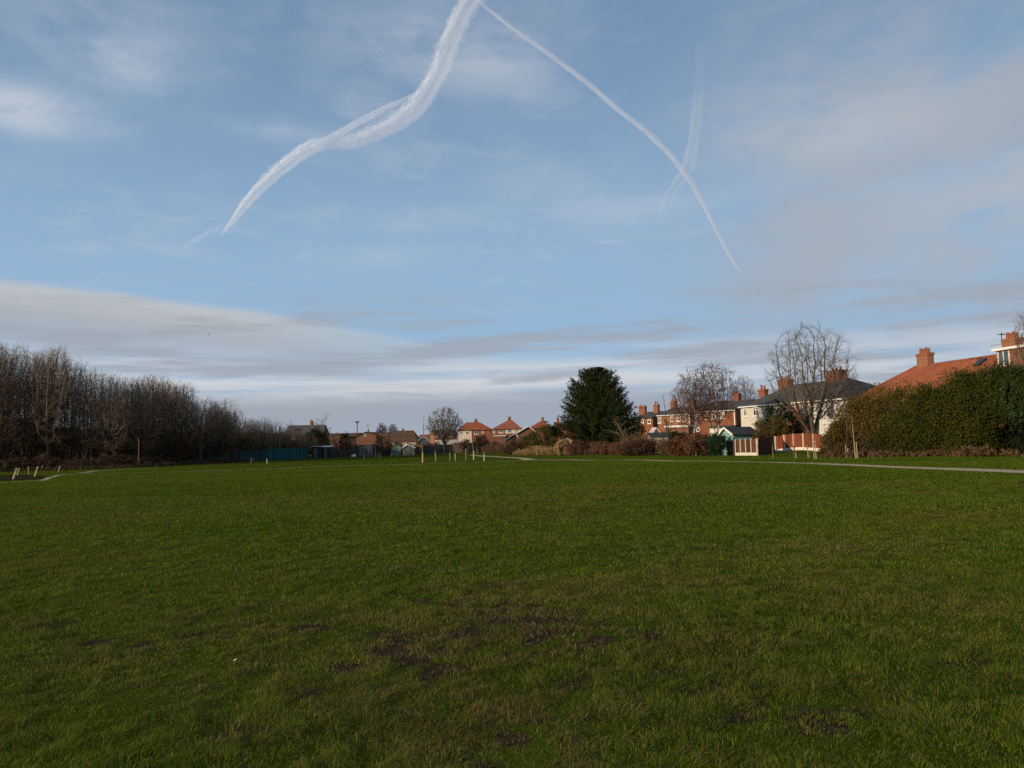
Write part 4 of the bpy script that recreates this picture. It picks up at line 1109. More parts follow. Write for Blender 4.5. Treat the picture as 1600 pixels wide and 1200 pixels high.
# teal sheet fences on the left
board_fence('sheet_fence', 'bright teal sheet fence by the dark allotment sheds', [bxy(413, 146), bxy(452, 149), bxy(480, 151)], 2.15, TEAL, 2.4, DARKM, postw=.07, cat='fence')
board_fence('sheet_fence', 'long dark teal sheet fence under the edge of the wood', [bxy(243, 124), bxy(300, 132), bxy(366, 141)], 2.0, TEAL_D, 2.4, DARKM, postw=.07)
board_fence('sheet_fence', 'dark teal sheet fence between the other two teal fences', [bxy(367, 141.5), bxy(412, 145)], 1.9, m_board('grey_teal_sheet', (.022, .055, .06), .3), 2.4, DARKM, postw=.07)
board_fence('allotment_fence', 'grey boarded allotment fence below the brown house with lit gable', [bxy(661, 176), bxy(708, 180)], 2.0, m_board('drab_grey_boards', (.095, .085, .075), .2), 2.4, SH_BROWN)
board_fence('allotment_fence', 'grey boarded allotment fence below the orange-roofed houses', [bxy(722, 182), bxy(770, 186)], 2.2, m_board('dull_grey_boards', (.125, .115, .105), .2), 2.4, SH_BROWN)
board_fence('allotment_fence', 'dull wire-grey fence left of the large grey-green shed', [bxy(517, 163), bxy(559, 167)], 1.6, m_board('wire_grey', (.05, .05, .045), .25), 2.4, SH_BROWN)
board_fence('allotment_fence', 'dark brown low fence between the green sheds and the large grey shed', [bxy(581, 170), bxy(611, 174)], 1.3, m_board('umber_boards', (.07, .05, .035), .25), 2.4, SH_BROWN)
# greenhouse with glazing bars
gh = empty('greenhouse', base(1020, 108), 0, 'glass roofed greenhouse beside the orange brick house', 'greenhouse')
gW = px(14, 108); gH = zpx(1027, 668, 108) - gz(*base(1020, 108)[:2]); gE = gH - .9
q = MB(); q.v += []; 
for k in range(5):
    y = k * .8; q.bar((0, y, 0), (0, y, gE), .07); q.bar((gW, y, 0), (gW, y, gE), .07); q.bar((0, y, gE), (gW * .5, y, gH), .08); q.bar((gW, y, gE), (gW * .5, y, gH), .08)
q.bar((gW / 2, 0, gH), (gW / 2, 3.2, gH), .08); q.bar((0, 0, gE), (0, 3.2, gE), .07); q.bar((gW, 0, gE), (gW, 3.2, gE), .07)
q.build('frame', WHITE, gh)
q = MB(); q.quad((.02, 0, 0), (.02, 3.2, 0), (.02, 3.2, gE - .05), (.02, 0, gE - .05)); q.quad((gW - .02, 0, 0), (gW - .02, 3.2, 0), (gW - .02, 3.2, gE - .05), (gW - .02, 0, gE - .05))
q.quad((0, 0, gE - .04), (0, 3.2, gE - .04), (gW / 2, 3.2, gH - .05), (gW / 2, 0, gH - .05)); q.quad((gW, 0, gE - .04), (gW / 2, 0, gH - .05), (gW / 2, 3.2, gH - .05), (gW, 3.2, gE - .04))
q.quad((.03, .02, 0), (gW - .03, .02, 0), (gW - .03, .02, gE), (gW / 2, .02, gH - .1), (.03, .02, gE))
q.build('glazing', m_glass('greenhouse_glass', (0.10, 0.085, 0.08)), gh)
shed('shed', 'dark roofed garden shed below the greenhouse', 1017, 1044, 103, 682.5, 676, 3, SH_PALE, FELT, kind='gable', door=SH_BROWN)
shed('shed', 'small grey roofed shed at the foot of the conifer', 881, 893, 128, 689.5, 685, 3, m_board('ochre_boards', (.30, .17, .08)), m_plain('pale_roof_sheet', (.35, .36, .36), .15, 1), door=SH_BROWN)
board_fence('garden_fence', 'pale grey plank fence under the conifer', [bxy(894, 130), bxy(913, 130)], px(13, 130) + .7, SH_PALE, 1.8, SH_PALE)
board_fence('garden_fence', 'thin pale wall top between conifer trunk and sheds', [bxy(914, 131), bxy(934, 131)], 1.85, SH_PALE, 1.8, SH_PALE)
# pergola with curved roof by the outbuilding
pg = empty('pergola', base(655, 178), 0, 'dark arched pergola in front of the small white outbuilding', 'pergola')
w_ = px(14, 178); hz = zpx(662, 689.5, 178) - base(655, 178)[2]
q = MB()
for xx in (0, w_):
    for yy in (0, 1.6): q.bar((xx, yy, -.2), (xx, yy, hz), .14)
q.build('post', BARK_DARK, pg)
q = MB(); pts = [(w_ * (.5 - .56 * math.cos(math.pi * k / 10)), hz + .85 * math.sin(math.pi * k / 10)) for k in range(11)]
for (x0, z0), (x1, z1) in zip(pts[:-1], pts[1:]): q.bar((x0, -.1, z0), (x1, -.1, z1), .12); q.bar((x0, 1.7, z0), (x1, 1.7, z1), .12); q.quad((x0, -.1, z0), (x1, -.1, z1), (x1, 1.7, z1), (x0, 1.7, z0))
q.build('arched_roof', m_plain('pale_roof_sheet', (.35, .36, .36), .15, 1), pg)
# posts, masts
def pole(name, label, u, vt, vb, D, r, m, cat, head=None):
    b = base(u, D) if vb is None else P(u, vb, D)
    zt = zpx(u, vt, D); g = gz(b[0], b[1])
    e = empty(name, (b[0], b[1], g), 0, label, cat)
    MB().cyl(0, 0, -.3, zt - g, r, r * .75, 8).build('pole', m, e)
    if head: head(e, zt - g)
    return e
def lamp_head(e, z): MB().cyl(0, 0, z + .001, z + .35, .28, .42, 8).box(-.7, .7, -.15, .15, z + .351, z + .6).build('lamp_head', DARKM, e)
pole('floodlight_mast', 'tall thin floodlight mast against the grey sky beyond the brick building', 558.5, 661.5, None, 240, .16, DARKM, 'mast', lamp_head)
def yagi(e, z):
    q = MB().bar((-.5, 0, z - .3), (.5, 0, z - .3), .05)
    for k in range(5): q.bar((-.4 + k * .2, -.4, z - .3), (-.4 + k * .2, .4, z - .3), .04)
    q.build('aerial', DARKM, e)
pole('aerial_mast', 'slender television mast above the long brick building', 575.3, 662, None, 200, .045, DARKM, 'aerial', yagi)
pole('post', 'short grey post on the skyline right of the dark evergreen', 516, 668, None, 215, .12, m_plain('grey_metal', (.2, .2, .21), .1, 3), 'post')
pole('telegraph_pole', 'weathered timber pole standing at the right end of the wood', 437, 666, None, 148, .15, m_bark('pole_wood', (.13, .085, .06), (.24, .16, .12)), 'pole')
pole('wooden_post', 'pale post in the dark undergrowth of the wood', 216.5, 685, None, 114, .07, m_bark('pole_wood', (.13, .085, .06), (.24, .16, .12)), 'post')
# white sack on the allotment edge: two slumped lobes
rs = np.random.RandomState(3)
import bmesh
def blob_mesh(name, parts, m, seed=0, jit=.12):
    rs = np.random.RandomState(seed); bm = bmesh.new()
    for (x, y, z, rx, ry, rz) in parts:
        r = bmesh.ops.create_icosphere(bm, subdivisions=2, radius=1)
        for v in r['verts']:
            k = 1 + rs.normal(0, jit); v.co = Vector((x + v.co.x * rx * k, y + v.co.y * ry * k, max(0.0, z + v.co.z * rz * k)))
    me = bpy.data.meshes.new(name); bm.to_mesh(me); bm.free(); me.materials.append(m); return me
p = base(553, 161)
tag(link_mesh('sack', blob_mesh('sack', [(-.28, 0, .22, .3, .3, .26), (.15, 0, .32, .32, .3, .36)], WHITE, 4), None, p), 'slumped white sacking on the ground before the dark allotment fence', 'sack')
# scrap of paper in the grass
p = gnd(367.5, 1041)
q = MB(); q.quad((-.012, -.008, .028), (0, -.01, .034), (.003, .009, .037), (-.01, .009, .034)); q.quad((0, -.01, .034), (.014, -.006, .042), (.013, .009, .039), (.003, .009, .037))
o = q.build('paper_scrap', WHITE, None, (p[0], p[1], p[2] + .012)); sm_ = o.modifiers.new('s', 'SOLIDIFY'); sm_.thickness = .001
tag(o, 'tiny crumpled white scrap lying in the foreground grass', 'litter')

# ================================================================== the wood on the left
WD = lambda u: np.interp(u, [-120, 0, 100, 200, 300, 400, 500], [106, 110, 112, 118, 131, 148, 162])
WTOP = lambda u: np.interp(u, [-120, 0, 40, 62, 80, 96, 110, 150, 185, 212, 240, 285, 300, 330, 345, 365, 400, 430, 452, 475, 500], [520, 528, 541, 548, 538, 545, 558, 573, 583, 588, 580, 596, 618, 627, 622, 637, 648, 655, 660, 666, 676])
_wp = []
_UP = [[(0, .60, .5, .42)], [(0, .55, .5, .38), (.12, .72, .36, .28)], [(0, .50, .5, .36), (.1, .7, .38, .3)]]
for k, (tm, bk, sd) in enumerate([(TWIG, BARK_DARK, 1), (TWIG, BARK, 2), (TWIG_OLIVE, BARK_DARK, 3), (TWIG, BARK, 4), (TWIG_OLIVE, BARK, 5), (TWIG, BARK_DARK, 6)]):
    _wp.append(colonise(sd, 16.0, (4.6, 5.0, 5.6, 4.4, 5.4, 4.8)[k], _UP[k % 3], tm, bk, n_att=900, trunk=.26, up=.30, twig_len=.075, twig_n=5, rtip=.0105, thick=.010, wob=.10, rpow=2.1))
rs = np.random.RandomState(21); rng_ = random.Random(5)
WG = 'bare trees standing in the wood on the left'
wl = {0: 'tall bare slender tree in the wood along the left of the field', 1: 'bare brown tree in the middle of the wood left of the field',
      2: 'low bare tree at the far thinning end of the wood, above the teal fence'}
us = list(np.arange(-110, 492, 11.5)); cnt = 0
for row, (dd, ds) in enumerate(((0, 1.0), (9, .98), (20, .96))):
    for u in us[row % 2::(1, 2, 2)[row]]:
        if (row == 2 and u < 190) or (row == 1 and u < 90 and int(u) % 2): continue
        uu = u + rs.uniform(-5, 5); D = WD(uu) + dd + rs.uniform(-2.5, 4); b = base(uu, D)
        hgt = P(uu, WTOP(uu) + rs.uniform(-3, 13) + row * 2, D)[2] - b[2]
        k = rs.randint(0, 6) if uu > 140 else rs.choice([0, 1, 3, 5]); s = hgt / 16.0
        tall = 0 if uu < 175 else (1 if uu < 305 else 2)
        w = rs.uniform(.85, 1.2) * (1.0 if tall == 0 else 1.2 if tall == 1 else 1.6)
        plant_tree('bare_tree', wl[tall], b, rs.uniform(0, 6.28), _wp[k], WG, scale=(s * w, s * w, s)); cnt += 1
e = plant_tree('bare_tree', 'tallest bare tree of the wood, its narrow top above its neighbours', base(80, 113), 1.0, _wp[1], None, scale=(1.0, 1.0, (P(80, 537, 113)[2] - base(80, 113)[2]) / 16))
# undergrowth below the wood: one dense dark thicket
def thicket(name, label, line, n, size, m, stemm, seed, aspect=.3, kind='stuff', rx=2.2, ry=1.8, nst=5, floor=.02, lumps=14, cat=None, shell=.3):
    """line: (u, D, vtop) samples; a belt of lumpy scrub that follows the ground"""
    rs = np.random.RandomState(seed); ell = []; bs = []
    o = base(line[0][0], line[0][1]); us_, Ds, vs = (np.array([l[i] for l in line], float) for i in range(3))
    pts = np.array([base(u, D) for u, D in zip(us_, Ds)])
    hs = np.array([P(u, v, D)[2] - p[2] for u, v, D, p in zip(us_, vs, Ds, pts)])
    seg = np.r_[0, np.cumsum(np.linalg.norm(np.diff(pts[:, :2], axis=0), axis=1))]
    t = 0
    while t <= seg[-1]:
        x, y, h = np.interp(t, seg, pts[:, 0]), np.interp(t, seg, pts[:, 1]), np.interp(t, seg, hs)
        hh = h * rs.uniform(.62, 1.08); x += rs.normal(0, .3); y += rs.normal(0, .7)
        g = gz(x, y)
        ell.append((x - o[0], y - o[1], g - o[2] + hh * .48, rx * rs.uniform(.7, 1.2), ry * rs.uniform(.7, 1.3), hh * .54))
        for _ in range(nst): bs.append((x - o[0] + rs.normal(0, rx * .5), y - o[1] + rs.normal(0, ry * .5), g - o[2] - .1, hh))
        t += rx * .62
    p, tn = lump_points(ell, n, rs, lumps, shell)
    zg = terrain(p[:, 0] + o[0], p[:, 1] + o[1]) - _z0 - o[2]; keep = p[:, 2] > zg + floor; p = p[keep]; tn = tn[keep]
    V, T = cards(p, size, rs, tn, aspect, .25)
    e = empty(name, o, 0, label, cat); 
    if kind: e['kind'] = kind
    link_mesh('foliage', leaf_mesh('foliage', V, T, m), e)
    lines = []
    for bx_, by_, bz_, hh in bs: lines += stems(np.array([[bx_, by_, bz_]]), hh * rs.uniform(.8, 1.12), .3, rs, 3, .016)
    v, l, s = tubes(lines, [3]); link_mesh('stems', np_mesh('stems', v, l, s, stemm), e)
    return e
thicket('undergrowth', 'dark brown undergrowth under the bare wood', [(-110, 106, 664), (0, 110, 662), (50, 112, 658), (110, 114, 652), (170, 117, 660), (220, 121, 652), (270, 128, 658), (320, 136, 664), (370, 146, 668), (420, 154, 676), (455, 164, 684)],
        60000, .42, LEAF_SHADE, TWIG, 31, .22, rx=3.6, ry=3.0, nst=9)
thicket('undergrowth', 'tall brown twiggy understorey among the trunks of the wood', [(60, 122, 648), (110, 124, 630), (150, 125, 636), (190, 127, 626), (240, 131, 622), (290, 138, 636), (330, 145, 645), (370, 152, 654), (420, 160, 662), (455, 168, 672)],
        26000, .30, m_leaf('understorey_twigs', (.06, .038, .022), (.17, .11, .062)), TWIG, 35, .14, rx=3.4, ry=2.6, nst=16)
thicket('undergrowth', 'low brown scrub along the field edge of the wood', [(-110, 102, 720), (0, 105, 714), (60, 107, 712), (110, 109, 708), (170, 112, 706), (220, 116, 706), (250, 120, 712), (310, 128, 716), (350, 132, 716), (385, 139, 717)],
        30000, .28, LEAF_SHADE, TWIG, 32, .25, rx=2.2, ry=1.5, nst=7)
thicket('dry_grass', 'tawny rough grass along the foot of the wood', [(-60, 102, 733), (40, 104, 730), (110, 106, 727), (180, 110, 724), (230, 114, 721), (280, 121, 720), (330, 128, 719)], 8000, .28, m_leaf('dull_straw', (.05, .035, .02), (.13, .09, .05)), TWIG, 33, .12, rx=1.3, ry=.7, nst=2)
bush('shrub', 'rusty brown shrub at the edge of the wood above the teal fence', base(283, 124), [(0, 0, 2.2, 1.8, 1.5, 2.0)], 2600, .22, m_leaf('dull_rust', (.035, .016, .009), (.11, .052, .026)), 41)
# dark bank of earth behind the first trees
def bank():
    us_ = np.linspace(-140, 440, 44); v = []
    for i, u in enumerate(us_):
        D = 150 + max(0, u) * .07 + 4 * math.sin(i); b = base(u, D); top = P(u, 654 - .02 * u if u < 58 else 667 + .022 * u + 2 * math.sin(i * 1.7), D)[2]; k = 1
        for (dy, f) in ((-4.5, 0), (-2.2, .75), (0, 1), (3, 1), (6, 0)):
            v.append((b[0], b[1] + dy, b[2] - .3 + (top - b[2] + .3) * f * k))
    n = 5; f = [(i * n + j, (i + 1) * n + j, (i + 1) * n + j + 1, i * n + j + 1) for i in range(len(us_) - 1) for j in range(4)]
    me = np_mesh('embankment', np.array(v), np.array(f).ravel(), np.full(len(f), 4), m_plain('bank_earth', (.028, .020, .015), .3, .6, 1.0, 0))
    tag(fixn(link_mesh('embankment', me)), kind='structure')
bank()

# ================================================================== trees across the far edge and on the right
GROWN = {
 'round': dict(env=[(0, .64, .46, .35), (.03, .53, .52, .21)], trunk=.26, up=.10, fork=6, twig_len=.05, twig_n=4, rtip=.022, n_att=1300, thick=.034, rpow=2.1),
 'vase': dict(env=[(0, .60, .44, .37), (.03, .50, .45, .27)], trunk=.14, up=.22, fork=6, twig_len=.065, twig_n=4, rtip=.0095, n_att=1400, thick=.026, rpow=2.0),
 'birch': dict(env=[(0, .64, .42, .34), (.16, .52, .34, .24), (.14, .60, .34, .24)], trunk=.30, up=.12, fork=3, twig_len=.075, twig_n=5, rtip=.011, n_att=1300, thick=.017, droop=.45, rpow=2.1),
}
def tree_at(name, label, u, vtop, wpx, D, style, seed, bark, twig, group=None, tw=1.0, rz=0.0, foot=None):
    b = base(u, D); h = P(u, vtop, D)[2] - b[2]
    if style in GROWN:
        g = dict(GROWN[style]); e = g.pop('env'); g['rtip'] *= tw
        return plant_tree(name, label, b, rz, colonise(seed, h, px(wpx, D), e, twig, bark, **g), group)
    return plant_tree(name, label, b, rz, bare_meshes(style, seed, h, px(wpx, D), bark, twig, tw), group)
tree_at('bare_tree', 'round-headed bare tree standing alone in front of the orange-roofed houses', 696, 636.5, 62, 170, 'round', 8, BARK_DARK, TWIG_GREY, tw=1.0)
tree_at('bare_tree', 'pale bare tree behind the chimney of the house beside the wood', 503, 645.5, 33, 215, 'small', 3, TWIG_PALE, TWIG_PALE, tw=2.6)
tree_at('bare_tree', 'dark knobbly bare tree on the skyline, left one of a touching pair', 597, 661, 21, 250, 'round', 12, BARK_DARK, BARK_DARK, tw=1.4)
tree_at('bare_tree', 'dark knobbly bare tree on the skyline, right one of a touching pair', 614, 662.5, 18, 252, 'round', 13, BARK_DARK, BARK_DARK, tw=1.4)
tree_at('bare_tree', 'thin upright bare sapling on the skyline left of the round-headed tree', 660, 649, 7, 215, 'sapling', 5, BARK, TWIG_GREY, tw=1.6)
tree_at('bare_tree', 'small bare brown tree between wood and grey-roofed brick house', 461, 656, 22, 205, 'small', 15, BARK, TWIG, tw=1.5)
tree_at('birch_tree', 'left birch with white trunk and reddish twigs before the brick houses', 1087, 575, 74, 88.5, 'birch', 4, BIRCH, TWIG_RED, tw=1.1)
tree_at('birch_tree', 'taller right birch with reddish twigs before the brick houses', 1119, 565.5, 86, 89, 'birch', 9, BIRCH, TWIG_RED, tw=1.1)
tree_at('bare_tree', 'wispy bare tree behind the roofs right of the birches', 1165, 586, 50, 150, 'birch', 14, BARK_DARK, TWIG_GREY, tw=1.2)
tree_at('bare_tree', 'thin bare tree behind the roof of the orange brick house', 1044, 612, 22, 150, 'sapling', 16, BARK_DARK, TWIG_GREY, tw=1.4)
tree_at('bare_tree', 'big bare many-stemmed tree rising behind the red-brown fence', 1272, 505, 158, 84, 'vase', 6, BARK, TWIG_GREY, tw=1.0)
tree_at('bare_tree', 'small dark pruned tree in front of the orange brick house', 1047.5, 652, 32, 100, 'small', 19, BARK_DARK, BARK_DARK, tw=1.6)
tree_at('bare_tree', 'bare tree at the right edge beside the big chimney', 1622, 488, 64, 62, 'birch', 22, BARK, TWIG_GREY, tw=.8)
tree_at('bare_tree', 'bare brown bush-like tree among the thicket right of the conifer', 980, 650, 42, 108, 'small', 23, BARK, TWIG, tw=1.3)

# ---- the big conifer
def conifer(u, vtop, uL, uR, D, seed):
    b = base(u, D); H = P(u, vtop, D)[2] - b[2]; W = px(uR - uL, D) / 2; rs = np.random.RandomState(seed)
    e = empty('conifer', b, 0, 'big dark dome-shaped conifer standing at the edge of the brambles', 'tree')
    lines = []
    for (dx, dy, lean) in ((0, 0, .02), (.5, .3, .05), (-.35, .4, -.04)):
        t = np.linspace(0, 1, 8)[:, None]; ln = np.hstack([dx + lean * H * t, dy + 0 * t, -.3 + H * (.93 - .1 * abs(dx)) * t]); lines.append((0, ln, .22 * (1 - .9 * t.ravel())))
    prof = lambda f: np.interp(f, [.09, .16, .30, .45, .62, .78, .90, 1.0], [.6, .92, 1.0, .97, .86, .69, .50, .20])
    C = []; T = []
    for k in range(760):
        f = .09 + .91 * rs.rand() ** .85; z = H * f; a = rs.uniform(0, 6.28); rad = W * prof(f) * rs.uniform(.76, 1.14)
        if f > .96: rad *= .7
        up = .22 + .9 * f * f; d = np.array([math.cos(a), math.sin(a), 0])
        start = max(.0, .25 * rs.rand()); L = rad * (1 - start); nseg = 6
        t = np.linspace(0, 1, nseg)[:, None]
        p0 = np.array([0, 0, z - rad * up * .55]) + d * rad * start
        ln = p0 + d * L * t + np.array([0, 0, 1.0]) * (L * up * t ** 1.6)
        ln[:, 2] = np.minimum(ln[:, 2], H * 1.01)
        lines.append((1, ln, .035 * (1 - .8 * t.ravel())))
        n = int(95 * (.5 + rad / W)); q = rs.rand(n) ** .55
        i = np.minimum((q * (nseg - 1)).astype(int), nseg - 2); fr = q * (nseg - 1) - i
        c = ln[i] * (1 - fr)[:, None] + ln[i + 1] * fr[:, None]
        sp = (.10 + .34 * (1 - q)) * (.6 + .6 * rad / W)
        c = c + rs.normal(0, 1, (n, 3)) * sp[:, None] * np.array([1, 1, .55])
        C.append(c); ti = rs.rand() * .6; T.append(np.clip(ti + .4 * rs.rand(n), 0, 1))
    C = np.concatenate(C); T = np.concatenate(T)
    V, T = cards(C, .27, rs, T, .34, .7)
    v, l, s = tubes(lines, [6, 3]); link_mesh('trunk', np_mesh('trunk', v, l, s, m_bark('conifer_bark', (.10, .065, .045), (.22, .15, .11))), e)
    link_mesh('foliage', leaf_mesh('foliage', V, T, m_leaf('conifer_needles', (.011, .019, .005), (.038, .046, .010), .08)), e)
conifer(935, 576, 878, 992, 122, 17)
bush('shrub', 'dark evergreen tree tucked against the right flank of the conifer', base(973, 116), [(0, 0, 5.2, 2.6, 2.0, 2.6), (1.6, 0, 3.4, 1.7, 1.6, 2.2), (-1.4, .4, 3.2, 1.8, 1.6, 2.6)], 9000, .26, LEAF_DARK, 51, cat='tree')
bush('shrub', 'olive green bush at the foot of the conifer', base(958, 117), [(0, 0, 1.6, 2.1, 1.4, 1.9)], 3200, .2, LEAF_GREEN, 52)
bush('shrub', 'dark green evergreen over the roof end of the grey-roofed brick house', base(492, 190), [(0, 0, 4.6, 2.2, 2, 2.4), (2.0, 0, 3.6, 1.6, 1.5, 2.6), (-2, 0, 3.4, 1.6, 1.5, 2.0)], 4500, .34, LEAF_DARK, 53, cat='tree')
bush('shrub', 'small dark evergreen on the skyline left of the brick building', base(538, 195), [(0, 0, 3.2, 1.3, 1.2, 2.7)], 2200, .32, LEAF_DARK, 54, cat='tree')
bush('shrub', 'yellow-green rounded shrub on the bramble bank left of the conifer', base(851, 134), [(0, 0, 2.7, 2.6, 1.8, 2.3), (-2.0, 0, 1.9, 1.8, 1.4, 1.9)], 6500, .2, LEAF_YGREEN, 55)
bush('shrub', 'dark green shrub between the yellow-green shrub and the conifer', base(873, 135), [(0, 0, 2.6, 1.9, 1.6, 2.6), (-1.3, 0.6, 3.6, 1.4, 1.2, 1.6)], 5000, .22, LEAF_DARK, 56)
bush('shrub', 'bare brown garden bush below the brown house with lit gable', base(728, 176), [(0, 0, 1.6, 1.6, 1.4, 1.5)], 1500, .26, LEAF_BROWN, 57, twigs=10)
bush('shrub', 'tangled brown bush before the orange brick semi', base(752, 176), [(0, 0, 2.2, 2.0, 1.4, 1.8)], 1800, .26, LEAF_BROWN, 58, twigs=10)
for (u, D, lb, sc, sd, ms) in ((470, 168, 'brown leafless bush in front of the red brick house beside the wood', (3.0, 2.0, 2.4), 59, LEAF_BROWN), (490, 170, 'dark brown bush under the dark evergreen', (2.6, 2.0, 2.6), 60, LEAF_SHADE),
                       (525, 172, 'large tawny brown leafless bush on the allotments', (3.6, 2.2, 2.7), 61, m_leaf('tawny_twigs', (.05, .03, .017), (.16, .10, .055))), (548, 180, 'pale brown bush below the tan end house', (1.7, 1.5, 2.0), 62, LEAF_BROWN),
                       (600, 178, 'brown bush hiding the right end of the long brick building', (2.6, 2, 2.5), 63, LEAF_SHADE), (590, 173, 'low brown bush behind the three stakes', (2.2, 1.6, 1.5), 64, LEAF_BROWN),
                       (622, 180, 'dark bush above the small green shed', (1.4, 1.2, 1.6), 65, LEAF_SHADE), (676, 186, 'purplish brown hedge plant below the lit gable', (2.4, 1.4, 1.4), 66, LEAF_BROWN), (445, 165, 'dark bush between timber pole and brick house', (2.4, 2, 2.0), 67, LEAF_SHADE)):
    bush('shrub', lb, base(u, D), [(0, 0, sc[2] * .8, sc[0], sc[1], sc[2])], 1900, .30, ms, sd, twigs=10)
# ---- bramble bank and dry grass
thicket('brambles', 'brown bramble bank left of the conifer', [(757, 168, 694), (790, 158, 690), (815, 148, 683), (840, 142, 681), (870, 136, 686), (905, 128, 689), (940, 120, 688), (962, 114, 690)], 26000, .22, LEAF_BROWN, TWIG_RED, 71, .35, rx=1.9, ry=1.6)
thicket('dry_grass', 'tan dry reeds at the foot of the bramble bank', [(808, 138, 702), (830, 132, 697), (850, 128, 695), (868, 125, 696), (884, 121, 700), (900, 118, 704)], 17000, .34, LEAF_TAN, m_bark('straw_stems', (.24, .16, .08), (.40, .28, .15)), 72, .10, rx=1.3, ry=.9, nst=5)
thicket('brambles', 'reddish brown brambles below the conifer', [(885, 119, 697), (905, 117, 692), (925, 115, 697), (945, 112, 689), (975, 107, 688)], 14000, .20, m_leaf('red_bramble', (.075, .036, .024), (.26, .135, .08)), TWIG_RED, 73, .35, rx=1.5, ry=1.1)
thicket('brambles', 'brown thicket in front of the brick houses', [(975, 104, 684), (1000, 101, 677), (1025, 98, 682), (1050, 95, 684), (1075, 92, 681), (1100, 89, 680), (1118, 87, 684)], 26000, .19, LEAF_BROWN, TWIG_RED, 74, .35, rx=1.6, ry=1.3)
bush('shrub', 'dense dark brown rounded shrub right of the conifer', base(998, 97), [(0, 0, 1.0, 1.9, 1.2, 1.15), (-1.5, .2, .8, 1.1, 1, .9)], 5000, .17, m_leaf('umber_twigs', (.045, .025, .017), (.16, .085, .052)), 75, twigs=12)
bush('shrub', 'rust-tinged brown shrub left of the white birch trunk', base(1063, 89), [(0, 0, 1.1, 1.3, 1, 1.2)], 3800, .17, LEAF_RUST, 76, twigs=10)
bush('shrub', 'reddish brown shrub between the white birch trunk and the ivy bush', base(1094, 86), [(0, 0, 1.2, 1.9, 1.2, 1.3)], 6000, .17, m_leaf('copper_twigs', (.065, .032, .019), (.23, .11, .064)), 77, twigs=12)
bush('shrub', 'glossy dark ivy bush left of the dark brown fence corner', base(1121, 83), [(0, 0, 1.15, 1.0, .9, 1.3)], 5200, .15, LEAF_IVY, 78)
bush('shrub', 'green garden shrub behind the brown thicket and beside the small pruned tree', base(1060, 104), [(0, 0, 1.8, 1.9, 1.2, 1.3)], 2800, .2, LEAF_DARK, 79)
bush('tree', 'ivy-clad evergreen tree with dark top in front of the cream house', base(1219, 87), [(0, 0, 4.3, 1.5, 1.4, 1.8), (.9, 0, 3.0, 1.5, 1.3, 2.4), (-.6, 0, 2.2, 1.6, 1.3, 2.0)], 8500, .19, LEAF_DARK, 80, cat='tree')
bush('tree', 'olive green bushy tree behind the brown concrete-posted fence', base(1196, 85), [(0, 0, 1.9, 1.5, 1.3, 1.8), (1.4, 0, 2.3, 1.3, 1.2, 1.9), (-.8, .2, 1.4, 1.0, 1, 1.3)], 8500, .18, LEAF_OLIVE, 81, cat='tree')
bush('shrub', 'dark garden shrub behind the red-brown fence', base(1248, 88), [(0, 0, 1.8, 3.0, 1.2, 1.5)], 4200, .2, LEAF_SHADE, 82)
bush('shrub', 'mounded red-brown bramble clump right of the dry reeds', base(918, 116), [(0, 0, 1.0, 2.2, 1.3, 1.25), (-1.6, .3, .8, 1.3, 1, 1.0), (1.9, .2, .7, 1.4, 1, .95)], 6500, .19, m_leaf('russet_twigs', (.050, .024, .016), (.17, .082, .05)), 98, twigs=10)
bush('shrub', 'pale tawny reed clump standing tallest in the dry grass', base(880, 120), [(0, 0, 1.1, 1.2, .9, 1.3)], 2600, .30, LEAF_TAN, 99, twigs=8)
bush('shrub', 'low dark brown bramble mound at the left tip of the dry reeds', base(803, 143), [(0, 0, 1.0, 2.4, 1.3, 1.3), (1.8, .2, 1.3, 1.6, 1.2, 1.4)], 4200, .22, m_leaf('umber_twigs', (.045, .025, .017), (.16, .085, .052)), 100, twigs=8)
# ---- the tall hedge on the right
def rel(o, u, v, D, dx=0):
    p = P(u, v, D); return p - o
def hedge(name, label, samples, n, size, m, seed, cat='hedge', lumps=22, hang=False):
    """samples: (u, vtop, D, r) overlapping leafy mounds that reach the ground"""
    o = base(samples[0][0], samples[0][2]); ell = []
    for (u, vt, D, r_) in samples:
        b = base(u, D); h = P(u, vt, D)[2] - b[2]
        if hang:
            ell.append((b[0] - o[0], b[1] - o[1] - .5, b[2] - o[2] + h * .70, r_, r_, h * .31)); continue
        ell.append((b[0] - o[0], b[1] - o[1], b[2] - o[2] + h * .50, r_, r_ * .9, h * .53))
        ell.append((b[0] - o[0], b[1] - o[1], b[2] - o[2] + h * .28, r_ * 1.08, r_ * .85, h * .33))
    rs = np.random.RandomState(seed + 500)
    for q in range(len(samples) * 6):
        j = rs.randint(0, len(samples) - 1); f = rs.rand(); u, vt, D, r_ = [samples[j][i] * (1 - f) + samples[j + 1][i] * f for i in range(4)]
        b = base(u, D); h = P(u, vt, D)[2] - b[2]; k = rs.uniform(.55 if hang else .15, 1.0) ** .8; rr = rs.uniform(.45, 1.0)
        ell.append((b[0] - o[0] + rs.normal(0, .3), b[1] - o[1] - r_ * .85 * math.sqrt(max(0.05, 1 - (2 * k - 1) ** 2 * .9)) + rs.normal(0, .15), b[2] - o[2] + h * k * .97 - rr * .25, rr * 1.1, rr * .8, rr))
    return bush(name, label, o, ell, n, size, m, seed, cat=cat, lumps=lumps, shell=.70, sigk=1.15, twigs=-1 if seed in (92, 93) else 0)
hedge('overgrown_shrub', 'olive brown overgrown shrub forming the left end of the tall hedge', [(1300, 676, 63, .9), (1316, 648, 63, 1.2), (1334, 626, 62.5, 1.4), (1352, 612, 62, 1.5), (1376, 602, 61, 1.6)], 60000, .13, LEAF_OLIVE, 91)
